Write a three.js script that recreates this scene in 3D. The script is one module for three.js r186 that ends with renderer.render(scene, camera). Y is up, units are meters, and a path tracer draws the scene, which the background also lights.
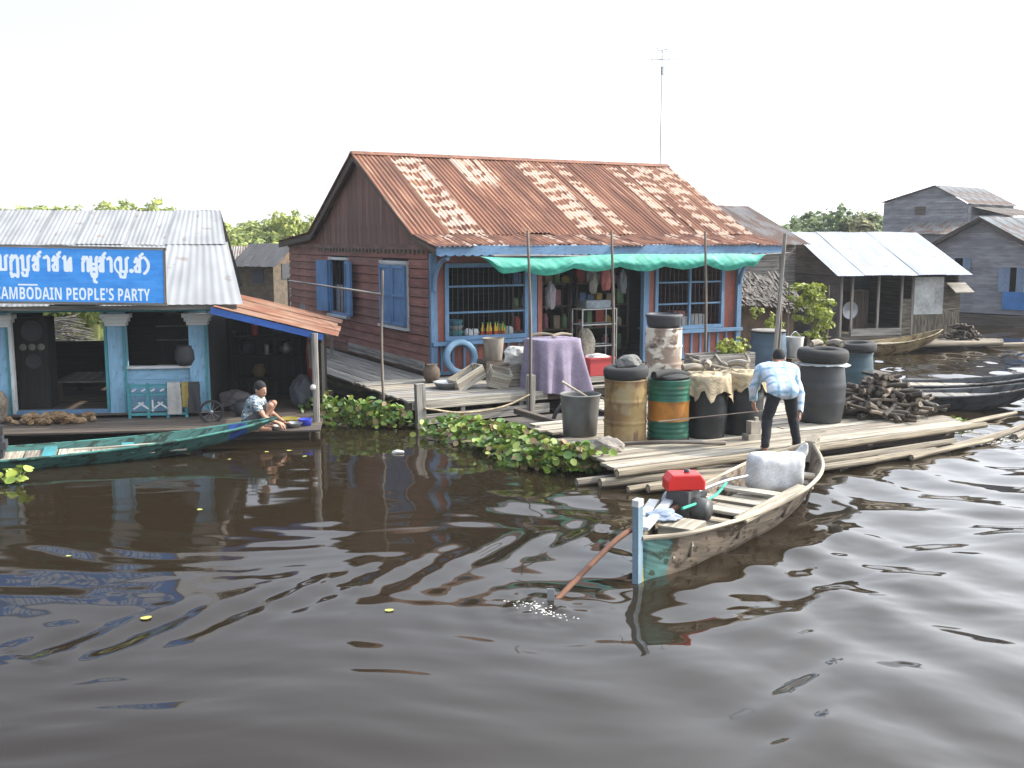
import * as THREE from 'three';
import { mergeGeometries } from 'three/addons/utils/BufferGeometryUtils.js';
import { MarchingCubes } from 'three/addons/objects/MarchingCubes.js';
import { ImprovedNoise } from 'three/addons/math/ImprovedNoise.js';

// ------------------------------------------------------------------ camera, sky, sun, exposure
const scene = new THREE.Scene();
const camera = new THREE.PerspectiveCamera(40.71, 1024 / 768, 0.1, 1500);
camera.position.set(0, 3, 0);
camera.rotation.x = -0.13824;
const renderer = new THREE.WebGLRenderer({ antialias: true });
renderer.toneMapping = THREE.LinearToneMapping;
renderer.toneMappingExposure = 1.28;
renderer.shadowMap.enabled = true;

const sunDir = new THREE.Vector3(0.78, 0.60, -0.20).normalize();
const sun = new THREE.DirectionalLight(new THREE.Color().setRGB(1, 0.92, 0.79), 5);
sun.position.copy(sunDir).multiplyScalar(60).add(new THREE.Vector3(2, 0, -20));
sun.target.position.set(2, 0, -20);
sun.castShadow = true;
sun.shadow.radius = 2;
sun.shadow.mapSize.set(4096, 4096);
Object.assign(sun.shadow.camera, { left: -35, right: 35, top: 35, bottom: -35, near: 1, far: 160 });
scene.add(sun, sun.target);

function makeSky() {                                                // hazy tropical sky: white near the horizon, pale blue overhead
  const w = 1024, h = 512, data = new Float32Array(w * h * 4), d = new THREE.Vector3();
  const noise = new ImprovedNoise();
  for (let j = 0; j < h; j++) for (let i = 0; i < w; i++) {
    const lat = (j + 0.5) / h * Math.PI - Math.PI / 2, lon = (i + 0.5) / w * Math.PI * 2 - Math.PI;
    d.set(Math.cos(lat) * Math.cos(lon), Math.sin(lat), Math.cos(lat) * Math.sin(lon));
    const e = Math.max(0, d.y), k = Math.pow(1 - e, 2.0), near = Math.max(0, d.dot(sunDir));
    const veil = 0.5 + 0.5 * noise.noise(d.x * 2.2, d.y * 5, d.z * 2.2);
    const glow = 3.4 * near * near, side = 0.60 + 0.40 * (0.5 + 0.5 * d.dot(sunDir));
    const o = (j * w + i) * 4;
    data[o] = (0.46 + 0.72 * k + 0.07 * veil * (1 - k)) * side + glow * 0.97;
    data[o + 1] = (0.61 + 0.61 * k + 0.07 * veil * (1 - k)) * side + glow;
    data[o + 2] = (0.92 + 0.36 * k + 0.05 * veil * (1 - k)) * side + glow * 1.02;
    data[o + 3] = 1;
  }
  const t = new THREE.DataTexture(data, w, h, THREE.RGBAFormat, THREE.FloatType);
  t.mapping = THREE.EquirectangularReflectionMapping; t.magFilter = THREE.LinearFilter; t.needsUpdate = true;
  return t;
}
scene.background = makeSky();
scene.environment = scene.background;

// ------------------------------------------------------------------ helpers
function rng(seed) { let a = seed >>> 0; return () => { a = (a + 0x6D2B79F5) | 0; let t = Math.imul(a ^ (a >>> 15), 1 | a); t = (t + Math.imul(t ^ (t >>> 7), 61 | t)) ^ t; return ((t ^ (t >>> 14)) >>> 0) / 4294967296; }; }
const R = rng(20240611);
const rr = (a, b) => a + (b - a) * R();
const pick = (a) => a[Math.floor(R() * a.length)];
const DEG = Math.PI / 180;
const clamp = (x, a, b) => Math.min(b, Math.max(a, x));
const smooth = (a, b, x) => { const t = clamp((x - a) / (b - a), 0, 1); return t * t * (3 - 2 * t); };
const taken = new Map();
function numbered(name) { const n = taken.get(name) || 0; taken.set(name, n + 1); return n ? name + '_' + String(n).padStart(3, '0') : name; }
function tag(o, label, category, group) { o.userData.label = label; o.userData.category = category; if (group) o.userData.group = group; return o; }
function thing(name, label, category, p = [0, 0, 0], turn = 0, group) {
  const o = new THREE.Group(); o.name = numbered(name); o.position.set(...p); o.rotation.y = turn * DEG; scene.add(o);
  return tag(o, label, category, group);
}
function mesh(geo, m) { const o = new THREE.Mesh(geo, m); o.castShadow = o.receiveShadow = true; return o; }
function part(parent, name, geo, m, p = [0, 0, 0], r = [0, 0, 0]) {
  const o = mesh(geo, m); o.name = name; o.position.set(...p); o.rotation.set(...r); parent.add(o); return o;
}
function single(name, geo, m, label, category, p = [0, 0, 0], r = [0, 0, 0], group) {
  const o = mesh(geo, m); o.name = numbered(name); o.position.set(...p); o.rotation.set(...r); scene.add(o); return tag(o, label, category, group);
}
function struct(name, geo, m, p = [0, 0, 0]) { const o = mesh(geo, m); o.name = numbered(name); o.position.set(...p); o.userData.kind = 'structure'; scene.add(o); return o; }
function frame(ox, oz, deg) {                                       // a building's own axes: x along its front, z out of its front
  const c = Math.cos(deg * DEG), s = Math.sin(deg * DEG);
  return (x, y, z) => [ox + c * x + s * z, y, oz - s * x + c * z];
}

// boxes with uv in metres, grain along the longest side
const boxes = new Map();
function box(w, h, d, variant = 0) {
  const key = [w, h, d].map((v) => v.toFixed(3)).join() + variant;
  if (boxes.has(key)) return boxes.get(key);
  const g = new THREE.BoxGeometry(w, h, d), p = g.attributes.position, n = g.attributes.normal, uv = g.attributes.uv;
  const dims = [w, h, d], ou = variant * 0.731, ov = variant * 0.377;
  for (let i = 0; i < p.count; i++) {
    const q = [p.getX(i), p.getY(i), p.getZ(i)], nn = [Math.abs(n.getX(i)), Math.abs(n.getY(i)), Math.abs(n.getZ(i))];
    const ax = nn.indexOf(Math.max(...nn)); let [a, b] = [0, 1, 2].filter((k) => k !== ax);
    if (dims[b] > dims[a]) [a, b] = [b, a];
    uv.setXY(i, q[a] + ou, q[b] + ov + ax * 0.19);
  }
  boxes.set(key, g); return g;
}
const moved = (g, x, y, z, rx = 0, ry = 0, rz = 0) => g.clone().applyMatrix4(new THREE.Matrix4().compose(new THREE.Vector3(x, y, z), new THREE.Quaternion().setFromEuler(new THREE.Euler(rx, ry, rz)), new THREE.Vector3(1, 1, 1)));
const merge = (list) => mergeGeometries(list.map((g) => (g.index ? g.toNonIndexed() : g)));

function surf(fn, nu, nv, closeU = false) {                         // grid surface fn(u, v) -> [x, y, z], uv from arc length in metres
  const P = [], U = [], I = [];
  const rows = [];
  for (let j = 0; j <= nv; j++) { const row = []; for (let i = 0; i <= nu; i++) row.push(fn(i / nu, j / nv)); rows.push(row); }
  const dist = (a, b) => Math.hypot(a[0] - b[0], a[1] - b[1], a[2] - b[2]);
  for (let j = 0; j <= nv; j++) { let s = 0; for (let i = 0; i <= nu; i++) { P.push(...rows[j][i]); if (i) s += dist(rows[j][i], rows[j][i - 1]); U.push(s, 0); } }
  const mid = nu >> 1; let t = 0; const vs = [0];
  for (let j = 1; j <= nv; j++) { t += dist(rows[j][mid], rows[j - 1][mid]); vs.push(t); }
  for (let j = 0; j <= nv; j++) for (let i = 0; i <= nu; i++) U[(j * (nu + 1) + i) * 2 + 1] = vs[j];
  for (let j = 0; j < nv; j++) for (let i = 0; i < nu; i++) { const a = j * (nu + 1) + i, b = a + 1, c = a + nu + 1, d = c + 1; I.push(a, b, d, a, d, c); }
  const g = new THREE.BufferGeometry();
  g.setAttribute('position', new THREE.Float32BufferAttribute(P, 3)); g.setAttribute('uv', new THREE.Float32BufferAttribute(U, 2)); g.setIndex(I); g.computeVertexNormals();
  if (closeU) { const n = g.attributes.normal; for (let j = 0; j <= nv; j++) { const a = j * (nu + 1), b = a + nu; const v = new THREE.Vector3(n.getX(a) + n.getX(b), n.getY(a) + n.getY(b), n.getZ(a) + n.getZ(b)).normalize(); n.setXYZ(a, v.x, v.y, v.z); n.setXYZ(b, v.x, v.y, v.z); } }
  return g;
}
function tube(points, r0, r1 = r0, sides = 7, steps) {              // tapered pole through points, ends closed
  const c = points.length > 2 ? new THREE.CatmullRomCurve3(points.map((p) => new THREE.Vector3(...p))) : new THREE.LineCurve3(new THREE.Vector3(...points[0]), new THREE.Vector3(...points[1]));
  const n = steps || (points.length > 2 ? (points.length - 1) * 4 : 1), fr = c.computeFrenetFrames ? c.computeFrenetFrames(n) : null;
  const at = (k) => c.getPointAt(k / n);
  const ring = (k, s) => { const p = at(k), r = r0 + (r1 - r0) * k / n; return (u) => { const a = -u * Math.PI * 2; const N = fr.normals[k], B = fr.binormals[k]; return [p.x + (N.x * Math.cos(a) + B.x * Math.sin(a)) * r * s, p.y + (N.y * Math.cos(a) + B.y * Math.sin(a)) * r * s, p.z + (N.z * Math.cos(a) + B.z * Math.sin(a)) * r * s]; }; };
  const side = surf((u, v) => ring(Math.round(v * n), 1)(u), sides, n, true);
  const uv = side.attributes.uv; for (let i = 0; i < uv.count; i++) uv.setXY(i, uv.getY(i), uv.getX(i));
  const cap0 = surf((u, v) => ring(0, v)(u), sides, 1), cap1 = surf((u, v) => ring(n, 1 - v)(u), sides, 1);
  return merge([side, cap0, cap1]);
}
function lathe(profile, seg = 24, crease = 40) {
  const g = new THREE.LatheGeometry(profile.map(([r, y]) => new THREE.Vector2(r, y)), seg);
  return g;
}
function corr(w, l, { off = false, pitch = 0.1, amp = 0.0145, taper0 = 1, taper1 = 1, phase = 0, warp = 0.012, seed = 1 } = {}) {   // corrugated sheet: x across, z down the slope; uv 0..1 over the sheet
  const nx = Math.max(6, Math.round(w / pitch * 6)), nz = 5, n = new ImprovedNoise();
  const g = surf((u, v) => {
    const k = taper0 + (taper1 - taper0) * v, x = u * w * k, ph = (u * w + phase) / pitch * Math.PI * 2;
    return [x, amp * Math.sin(ph) + warp * n.noise(u * 2 + seed, v * 2.3, seed * 3.1), v * l];
  }, nx, nz);
  const uv = g.attributes.uv; let i = 0;
  for (let b = 0; b <= nz; b++) for (let a = 0; a <= nx; a++) uv.setXY(i++, a / nx + (off ? seed * 0.37 : 0), b / nz + (off ? seed * 0.613 : 0));
  const idx = g.index.array; for (let k = 0; k < idx.length; k += 3) { const t = idx[k]; idx[k] = idx[k + 1]; idx[k + 1] = t; }
  g.computeVertexNormals(); return g;
}
function prism(pts, depth, swap) {                                        // polygon in x, y pushed out along z by depth (centred), uv in metres
  const g = new THREE.ExtrudeGeometry(new THREE.Shape(pts.map(([x, y]) => new THREE.Vector2(x, y))), { depth, bevelEnabled: false, curveSegments: 4 });
  g.translate(0, 0, -depth / 2);
  if (swap) { const uv = g.attributes.uv; for (let i = 0; i < uv.count; i++) uv.setXY(i, uv.getY(i), uv.getX(i) * 1.7); }
  return g;
}
function sdfGeo(f, c, half, res) {
  const mc = new MarchingCubes(res, new THREE.MeshStandardMaterial(), false, false, 160000);
  let k = 0;
  for (let z = 0; z < res; z++) for (let y = 0; y < res; y++) for (let x = 0; x < res; x++)
    mc.field[k++] = -f(c[0] + (x - res / 2) / (res / 2) * half, c[1] + (y - res / 2) / (res / 2) * half, c[2] + (z - res / 2) / (res / 2) * half);
  mc.isolation = 0; mc.update();
  const n = mc.count, P = new Float32Array(n * 3), N = new Float32Array(n * 3), U = new Float32Array(n * 2);
  for (let i = 0; i < n; i++) {
    for (let a = 0; a < 3; a++) { P[i * 3 + a] = mc.positionArray[i * 3 + a] * half + c[a]; N[i * 3 + a] = mc.normalArray[i * 3 + a]; }
    U[i * 2] = P[i * 3]; U[i * 2 + 1] = P[i * 3 + 1] - P[i * 3 + 2] * 0.6;
  }
  const g = new THREE.BufferGeometry();
  g.setAttribute('position', new THREE.BufferAttribute(P, 3)); g.setAttribute('normal', new THREE.BufferAttribute(N, 3)); g.setAttribute('uv', new THREE.BufferAttribute(U, 2));
  return g;
}
const smin = (a, b, k) => { const h = Math.max(k - Math.abs(a - b), 0) / k; return Math.min(a, b) - h * h * k * 0.25; };
function cap(p, a, b, ra, rb) {
  const dx = b[0] - a[0], dy = b[1] - a[1], dz = b[2] - a[2], px = p[0] - a[0], py = p[1] - a[1], pz = p[2] - a[2];
  const t = clamp((px * dx + py * dy + pz * dz) / (dx * dx + dy * dy + dz * dz + 1e-9), 0, 1);
  return Math.hypot(px - dx * t, py - dy * t, pz - dz * t) - (ra + (rb - ra) * t);
}
const ell = (p, c, r) => { const k = Math.hypot((p[0] - c[0]) / r[0], (p[1] - c[1]) / r[1], (p[2] - c[2]) / r[2]); return (k - 1) * Math.min(...r); };

// ------------------------------------------------------------------ textures and materials
const perm = new Float32Array(65536); { const q = rng(99); for (let i = 0; i < 65536; i++) perm[i] = q(); }
function vn(x, y, fx, fy, s) {                                       // value noise on a lattice that wraps after fx, fy cells
  const xi = Math.floor(x), yi = Math.floor(y), tx = x - xi, ty = y - yi, sx = tx * tx * (3 - 2 * tx), sy = ty * ty * (3 - 2 * ty);
  const h = (a, b) => perm[((((a % fx) + fx) % fx) * 157 + (((b % fy) + fy) % fy) * 3571 + s * 7919) & 65535];
  const a = h(xi, yi), b = h(xi + 1, yi), c = h(xi, yi + 1), d = h(xi + 1, yi + 1);
  return a + (b - a) * sx + (c - a) * sy + (a - b - c + d) * sx * sy;
}
function fbm(u, v, fx, fy, o, s) { let t = 0, a = 0.5, n = 0; for (let i = 0; i < o; i++) { t += a * vn(u * fx, v * fy, fx, fy, s + i); n += a; a *= 0.5; fx *= 2; fy *= 2; } return t / n; }
function tex(w, h, fn, su = 1, sv = 1, color = true) {
  const data = new Uint8Array(w * h * 4);
  for (let j = 0; j < h; j++) for (let i = 0; i < w; i++) {
    const c = fn((i + 0.5) / w, (j + 0.5) / h), o = (j * w + i) * 4;
    for (let k = 0; k < 3; k++) data[o + k] = clamp(c[k], 0, 1) * 255; data[o + 3] = 255;
  }
  const t = new THREE.DataTexture(data, w, h); t.wrapS = t.wrapT = THREE.RepeatWrapping; t.magFilter = THREE.LinearFilter; t.minFilter = THREE.LinearMipmapLinearFilter; t.generateMipmaps = true;
  if (color) t.colorSpace = THREE.SRGBColorSpace; t.repeat.set(1 / su, 1 / sv); t.needsUpdate = true; return t;
}
const mixc = (a, b, t) => [a[0] + (b[0] - a[0]) * t, a[1] + (b[1] - a[1]) * t, a[2] + (b[2] - a[2]) * t];
const grey = (v) => [v, v, v];
const T = {};
T.wood = tex(512, 256, (u, v) => { const g = fbm(u, v, 4, 48, 3, 1), k = fbm(u, v, 3, 8, 3, 5), c = fbm(u, v, 6, 90, 2, 9); let x = 0.62 + 0.4 * (g - 0.5) + 0.34 * (k - 0.5); if (c > 0.7) x -= (c - 0.7) * 1.7; return [x * 1.02, x, x * 0.97]; }, 2, 0.5);
T.soft = tex(512, 256, (u, v) => { const g = fbm(u, v, 4, 40, 3, 401), k = fbm(u, v, 5, 6, 4, 405), c = fbm(u, v, 8, 70, 2, 409); let x = 0.74 + 0.16 * (g - 0.5) + 0.26 * (k - 0.5); if (c > 0.74) x -= (c - 0.74) * 0.9; return [x * 1.01, x, x * 0.985]; }, 2, 0.5);
T.stain = tex(512, 512, (u, v) => { const a = fbm(u, v, 5, 5, 5, 21), b = fbm(u, v, 24, 24, 3, 25); const x = 0.82 + 0.3 * (a - 0.5) + 0.2 * (b - 0.5); return [x, x * 0.985, x * 0.96]; }, 1.6, 1.6);
T.paint = tex(512, 512, (u, v) => { const a = fbm(u, v, 4, 4, 4, 31), g = fbm(u, v, 5, 60, 3, 35), c = fbm(u, v, 14, 30, 4, 38); let x = 0.84 + 0.22 * (a - 0.5) + 0.14 * (g - 0.5); const chip = smooth(0.64, 0.7, c); return mixc([x, x, x], [x * 0.88, x * 0.84, x * 0.78], chip * 0.6); }, 1.2, 0.8);
const RUST = [0.50, 0.325, 0.235], RUST2 = [0.38, 0.235, 0.165], RUST3 = [0.63, 0.46, 0.35], ZINC = [0.86, 0.80, 0.72];
function rustAt(u, v, s) { const a = fbm(u, v, 3, 4, 4, s), b = fbm(u, v, 10, 5, 3, s + 7), st = fbm(u, v, 14, 2, 3, s + 11); let c = mixc(RUST2, RUST, smooth(0.25, 0.6, a * 0.6 + st * 0.4)); return mixc(c, RUST3, smooth(0.52, 0.72, b * 0.5 + st * 0.5)); }
function roofTex(kind, s) {
  return tex(256, 512, (u, v) => {
    const base = rustAt(u, v, s), nse = fbm(u, v, 6, 16, 3, s + 3), lane = fbm(u, v, 9, 2, 2, s + 5), slow = fbm(u, v, 3, 3, 3, s + 9);
    const big = fbm(u, v, 2, 4, 3, s + 15), fine = fbm(u, v, 20, 40, 2, s + 17), bar = 0.5 + 0.5 * Math.sin((v * (9 + s % 5) + 0.16 * Math.sin(u * 5 + s) + 0.9 * (nse - 0.5) + 0.8 * big) * Math.PI * 2);
    let w = 0;
    if (kind === 'white') w = smooth(0.18, 0.44, bar * 0.5 + (nse - 0.3) * 0.5 + (big - 0.5) * 0.9 + (fine - 0.5) * 0.3) * smooth(0.02, 0.1, u) * smooth(0.0, 0.05, 1 - u) * smooth(0.1, 0.3, slow + v * 0.28);
    if (kind === 'upper') w = smooth(0.5, 0.62, lane + 0.18 * bar) * (1 - smooth(0.34, 0.46, v + 0.14 * (nse - 0.5)));
    if (kind === 'narrow') w = smooth(0.3, 0.5, bar * 0.4 + (nse - 0.2) * 0.55 + (big - 0.5) * 0.8) * smooth(0.35, 0.45, u) * (1 - smooth(0.72, 0.84, u)) + 0.5 * smooth(0.62, 0.7, slow * 0.6 + nse * 0.4);
    if (kind === 'mixed') w = smooth(0.52, 0.64, slow * 0.55 + bar * 0.22 + nse * 0.25);
    if (kind === 'lean') w = smooth(0.62, 0.72, lane * 0.8 + nse * 0.24);
    return mixc(base, mixc(ZINC, RUST3, clamp(0.1 + 0.9 * (fine - 0.25) * nse, 0, 0.6)), clamp(w, 0, 1) * (0.62 + 0.4 * fine));
  });
}
const roofKinds = {};
for (const [k, s] of [['plain', 40], ['white', 60], ['upper', 80], ['narrow', 100], ['mixed', 120], ['lean', 140], ['plain2', 160], ['white2', 180]]) roofKinds[k] = roofTex(k.replace('2', ''), s);
T.zinc = tex(256, 512, (u, v) => { const a = fbm(u, v, 3, 3, 4, 200), b = fbm(u, v, 22, 2, 3, 205), r = fbm(u, v, 5, 9, 4, 209); let x = 0.79 + 0.16 * (a - 0.5) + 0.10 * (b - 0.5); return mixc([x, x, x * 1.0], [0.6, 0.48, 0.4], smooth(0.7, 0.82, r) * 0.4); });
T.zincOld = tex(256, 512, (u, v) => { const a = fbm(u, v, 3, 4, 4, 220), b = fbm(u, v, 18, 2, 3, 225), r = fbm(u, v, 5, 6, 4, 229); let x = 0.58 + 0.22 * (a - 0.5) + 0.2 * (b - 0.5); return mixc([x, x * 1.0, x * 1.0], [0.48, 0.36, 0.3], smooth(0.48, 0.66, r) * 0.7); });
T.thatch = tex(256, 256, (u, v) => { const a = fbm(u, v, 40, 5, 3, 240), b = fbm(u, v, 5, 5, 3, 244); const x = 0.35 + 0.55 * (a - 0.3) * (0.6 + 0.8 * b); return [x * 1.0, x * 0.95, x * 0.86]; }, 1, 1);
T.weave = tex(256, 256, (u, v) => { const a = ((Math.floor(u * 32) + Math.floor(v * 32)) & 1) ? 0.84 : 0.76, b = fbm(u, v, 6, 6, 4, 250), c = fbm(u, v, 30, 30, 2, 255); const x = a + 0.4 * (b - 0.5) + 0.3 * (c - 0.5); return [x, x * 0.94, x * 0.84]; }, 0.6, 0.6);
T.rustDrum = tex(512, 256, (u, v) => { const a = fbm(u, v, 6, 4, 5, 260), b = fbm(u, v, 14, 5, 4, 266), c = fbm(u, v, 20, 3, 3, 270); let k = mixc([0.56, 0.47, 0.29], [0.44, 0.33, 0.2], smooth(0.3, 0.7, a)); k = mixc(k, [0.60, 0.57, 0.48], smooth(0.5, 0.75, b) * 0.5); return mixc(k, [0.36, 0.26, 0.18], smooth(0.6, 0.75, c) * 0.7); });
T.bandDrum = tex(256, 256, (u, v) => { const a = fbm(u, v, 8, 5, 4, 280), b = fbm(u, v, 12, 4, 4, 285); let k = v > 0.34 && v < 0.66 ? [0.72, 0.47, 0.16] : [0.14, 0.42, 0.33]; if (v < 0.06) k = [0.18, 0.16, 0.14]; k = mixc(k, [0.42, 0.3, 0.2], smooth(0.6, 0.74, a) * 0.7); const x = 0.85 + 0.5 * (b - 0.5); return [k[0] * x, k[1] * x, k[2] * x]; });
T.whiteDrum = tex(256, 256, (u, v) => { const a = fbm(u, v, 7, 5, 5, 290), b = fbm(u, v, 14, 9, 4, 295); let k = mixc([0.82, 0.79, 0.73], [0.55, 0.48, 0.42], smooth(0.5, 0.64, a)); return mixc(k, [0.3, 0.25, 0.21], smooth(0.58, 0.7, b) * 0.8); });
T.plaid = tex(256, 256, (u, v) => { const s = (x, c, w) => 1 - smooth(w * 0.6, w, Math.abs(x - c)); let k = [0.88, 0.91, 0.94]; k = mixc(k, [0.55, 0.70, 0.82], 0.55 * Math.max(s(u, 0.5, 0.2), s(v, 0.5, 0.2))); k = mixc(k, [0.42, 0.62, 0.68], 0.6 * Math.max(s(u, 0.5, 0.05), s(v, 0.5, 0.05))); const f = fbm(u, v, 30, 30, 2, 300); return k.map((x) => x * (0.94 + 0.12 * (f - 0.5))); }, 0.16, 0.16);
T.print = tex(256, 256, (u, v) => { const a = fbm(u, v, 9, 9, 2, 310), b = fbm(u, v, 12, 12, 2, 317); let k = [0.58, 0.64, 0.68]; k = mixc(k, [0.86, 0.84, 0.78], smooth(0.56, 0.62, a)); return mixc(k, [0.30, 0.36, 0.46], smooth(0.58, 0.64, b)); }, 0.3, 0.3);
T.cloth = tex(256, 256, (u, v) => { const a = fbm(u, v, 6, 6, 4, 320), c = fbm(u, v, 60, 60, 2, 325); const x = 0.84 + 0.2 * (a - 0.5) + 0.16 * (c - 0.5); return grey(x); }, 0.8, 0.8);
T.hull = tex(512, 256, (u, v) => { const g = fbm(u, v, 5, 40, 3, 330), a = fbm(u, v, 6, 6, 4, 335), c = fbm(u, v, 14, 10, 4, 339); let x = 0.7 + 0.3 * (g - 0.5) + 0.25 * (a - 0.5); return mixc([x, x, x], [x * 0.62, x * 0.56, x * 0.5], smooth(0.55, 0.68, c)); }, 1.6, 0.6);
T.bump = tex(256, 256, (u, v) => grey(fbm(u, v, 12, 12, 4, 345)), 0.5, 0.5, false);
T.woodBump = tex(256, 256, (u, v) => grey(fbm(u, v, 4, 50, 3, 350)), 2, 0.5, false);

const L3 = (r, g, b) => new THREE.Color().setRGB(r, g, b);
function mat(c, o = {}) { const p = { color: L3(...c), roughness: 0.85, side: THREE.DoubleSide, ...o }; return p.transmission !== undefined || p.clearcoat !== undefined || p.sheen !== undefined || p.ior !== undefined ? new THREE.MeshPhysicalMaterial(p) : new THREE.MeshStandardMaterial(p); }
const woodMat = (c, o = {}) => mat(c, { map: T.wood, bumpMap: T.woodBump, bumpScale: 0.006, ...o });
const paintMat = (c, o = {}) => mat(c, { map: T.paint, roughness: 0.7, ...o });
const M = {
  deck: [woodMat([0.94, 0.86, 0.72]), woodMat([0.80, 0.72, 0.59]), woodMat([1.0, 0.95, 0.82]), woodMat([0.66, 0.59, 0.49])],
  greyWood: [woodMat([0.58, 0.55, 0.52]), woodMat([0.48, 0.46, 0.43]), woodMat([0.68, 0.65, 0.6])],
  darkWood: [woodMat([0.26, 0.21, 0.17]), woodMat([0.2, 0.165, 0.14]), woodMat([0.32, 0.26, 0.21])],
  redWood: [[0.40, 0.165, 0.13], [0.34, 0.14, 0.115], [0.47, 0.21, 0.17], [0.38, 0.185, 0.155]].map((c) => woodMat(c, { map: T.soft })),
  gable: [[0.33, 0.18, 0.145], [0.28, 0.16, 0.13], [0.38, 0.215, 0.17]].map((c) => woodMat(c, { map: T.soft })),
  redPaint: [paintMat([0.36, 0.105, 0.07]), paintMat([0.32, 0.09, 0.06])],
  blue: paintMat([0.16, 0.30, 0.48]), blueDeep: paintMat([0.05, 0.16, 0.55]), shutter: paintMat([0.13, 0.29, 0.55]),
  pale: paintMat([0.29, 0.53, 0.72]), paleWhite: paintMat([0.75, 0.76, 0.74]), teal: paintMat([0.07, 0.33, 0.36]),
  bamboo: [woodMat([0.72, 0.62, 0.46]), woodMat([0.60, 0.52, 0.40]), woodMat([0.5, 0.44, 0.36])],
  pole: woodMat([0.42, 0.36, 0.31]), polePale: woodMat([0.62, 0.60, 0.57]),
  iron: mat([0.035, 0.035, 0.04], { roughness: 0.6 }), steel: mat([0.35, 0.36, 0.37], { metalness: 0.7, roughness: 0.45 }),
  black: mat([0.028, 0.03, 0.033], { map: T.stain, roughness: 0.5 }), rubber: mat([0.03, 0.03, 0.031], { map: T.stain, roughness: 0.8 }),
  white: mat([0.78, 0.78, 0.76], { map: T.stain }), sack: mat([0.74, 0.735, 0.72], { map: T.cloth, roughness: 0.7 }),
  burlap: mat([0.66, 0.60, 0.49], { map: T.weave }), skin: mat([0.36, 0.19, 0.12], { roughness: 0.6 }), hair: mat([0.010, 0.009, 0.009], { roughness: 0.85 }),
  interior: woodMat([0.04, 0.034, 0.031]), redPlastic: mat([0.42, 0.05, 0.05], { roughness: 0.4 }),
  zinc: mat([0.46, 0.46, 0.455], { map: T.zinc, roughness: 0.55 }), zincOld: mat([0.8, 0.8, 0.82], { map: T.zincOld, roughness: 0.7 }),
  leaf: mat([1, 1, 1], { vertexColors: true, transmission: 0.42, thickness: 0, roughness: 0.8 }),
};
const roofMat = {}; for (const k in roofKinds) roofMat[k] = mat([1, 1, 1], { map: roofKinds[k], roughness: 0.8 });
let pieceCount = 0;
function plank(parent, name, w, h, d, p, mats, r) { const k = (pieceCount++ * 7) % 3; return part(parent, name, box(w, h, d, k), Array.isArray(mats) ? pick(mats) : mats, p, r); }

// ------------------------------------------------------------------ the water, the far bank, the trees
const nz1 = new ImprovedNoise();
function waterHeight(x, z) {
  const n = (a, b, c) => nz1.noise(a, b, c);
  const d = -z, wx = x + 0.55 * n(x * 0.35, z * 0.35, 3.3), wz = z + 0.55 * n(x * 0.35, z * 0.35, 8.1);
  const right = smooth(-1.5, 3.5, x + 0.30 * (d - 8)), calm = 1 - 0.72 * smooth(8.6, 11.8, d - 0.25 * Math.max(0, x)) * (1 - smooth(4.5, 7, x));
  const near = 1 - 0.25 * smooth(9, 13, d);
  let h = 0;
  h += 0.026 * right * near * Math.sin((wx * 0.62 + wz * 1.0) * 3.6 + 1.4 * n(x * 0.4, z * 0.4, 1.7));
  h += 0.015 * right * near * Math.sin((wx * 0.95 - wz * 0.75) * 5.2 + 2.0 * n(x * 0.5, z * 0.3, 5.7));
  h += 0.0022 * (0.6 + 0.6 * right) * calm * Math.sin((wx * 0.22 + wz * 1.0) * 9.2 + 2.2 * n(x * 0.5, z * 0.9, 2.2));
  h += 0.0013 * calm * Math.sin((wx * -0.35 + wz) * 13.7 + 2.6 * n(x * 0.6, z * 1.1, 9.2));
  h += 0.013 * calm * near * n(wx * 0.7, wz * 1.5, 4.4) + 0.0055 * calm * n(wx * 1.5, wz * 3.8, 6.4) + 0.0012 * (0.4 + 0.6 * calm) * n(wx * 3.2, wz * 7.4, 2.7) + 0.0006 * calm * n(wx * 5.0, wz * 9.5, 7.7);
  h += right * 0.0062 * n(wx * 2.6 + wz * 0.9, wz * 3.4 - wx * 1.1, 3.9) + right * 0.0016 * n(wx * 6.1 + wz * 2.0, wz * 7.5 - wx * 2.6, 5.2);
  // the stern's ripples and the wake that trails from the long-tail shaft
  const sx = x - 0.25, sz = z + 8.15, sr = Math.hypot(sx, sz);
  h += 0.005 * Math.exp(-sr * 1.1) * Math.sin(sr * 17 - 1) + 0.02 * Math.exp(-sr * sr * 9) * n(x * 9, z * 9, 2.5);
  const al = (x - 1.1) * -0.576 + (z + 8.8) * 0.815, ac = Math.abs((x - 1.1) * 0.815 + (z + 8.8) * 0.576);
  if (al > -4 && al < 4) h += 0.012 * Math.exp(-Math.pow((ac - 0.55 - 0.33 * Math.max(0, al + 3)) * 2.6, 2)) * Math.sin(ac * 15 + al * 3) * smooth(-4, -2.5, al);
  // small chop by the raft's right end
  const e = Math.exp(-Math.pow((x - 7.6) / 2.2, 2) - Math.pow((z + 15.6) / 1.1, 2));
  h += e * 0.02 * n(x * 5, z * 7, 1.1);
  return h * (1 - 0.7 * smooth(40, 120, d));
}
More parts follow.
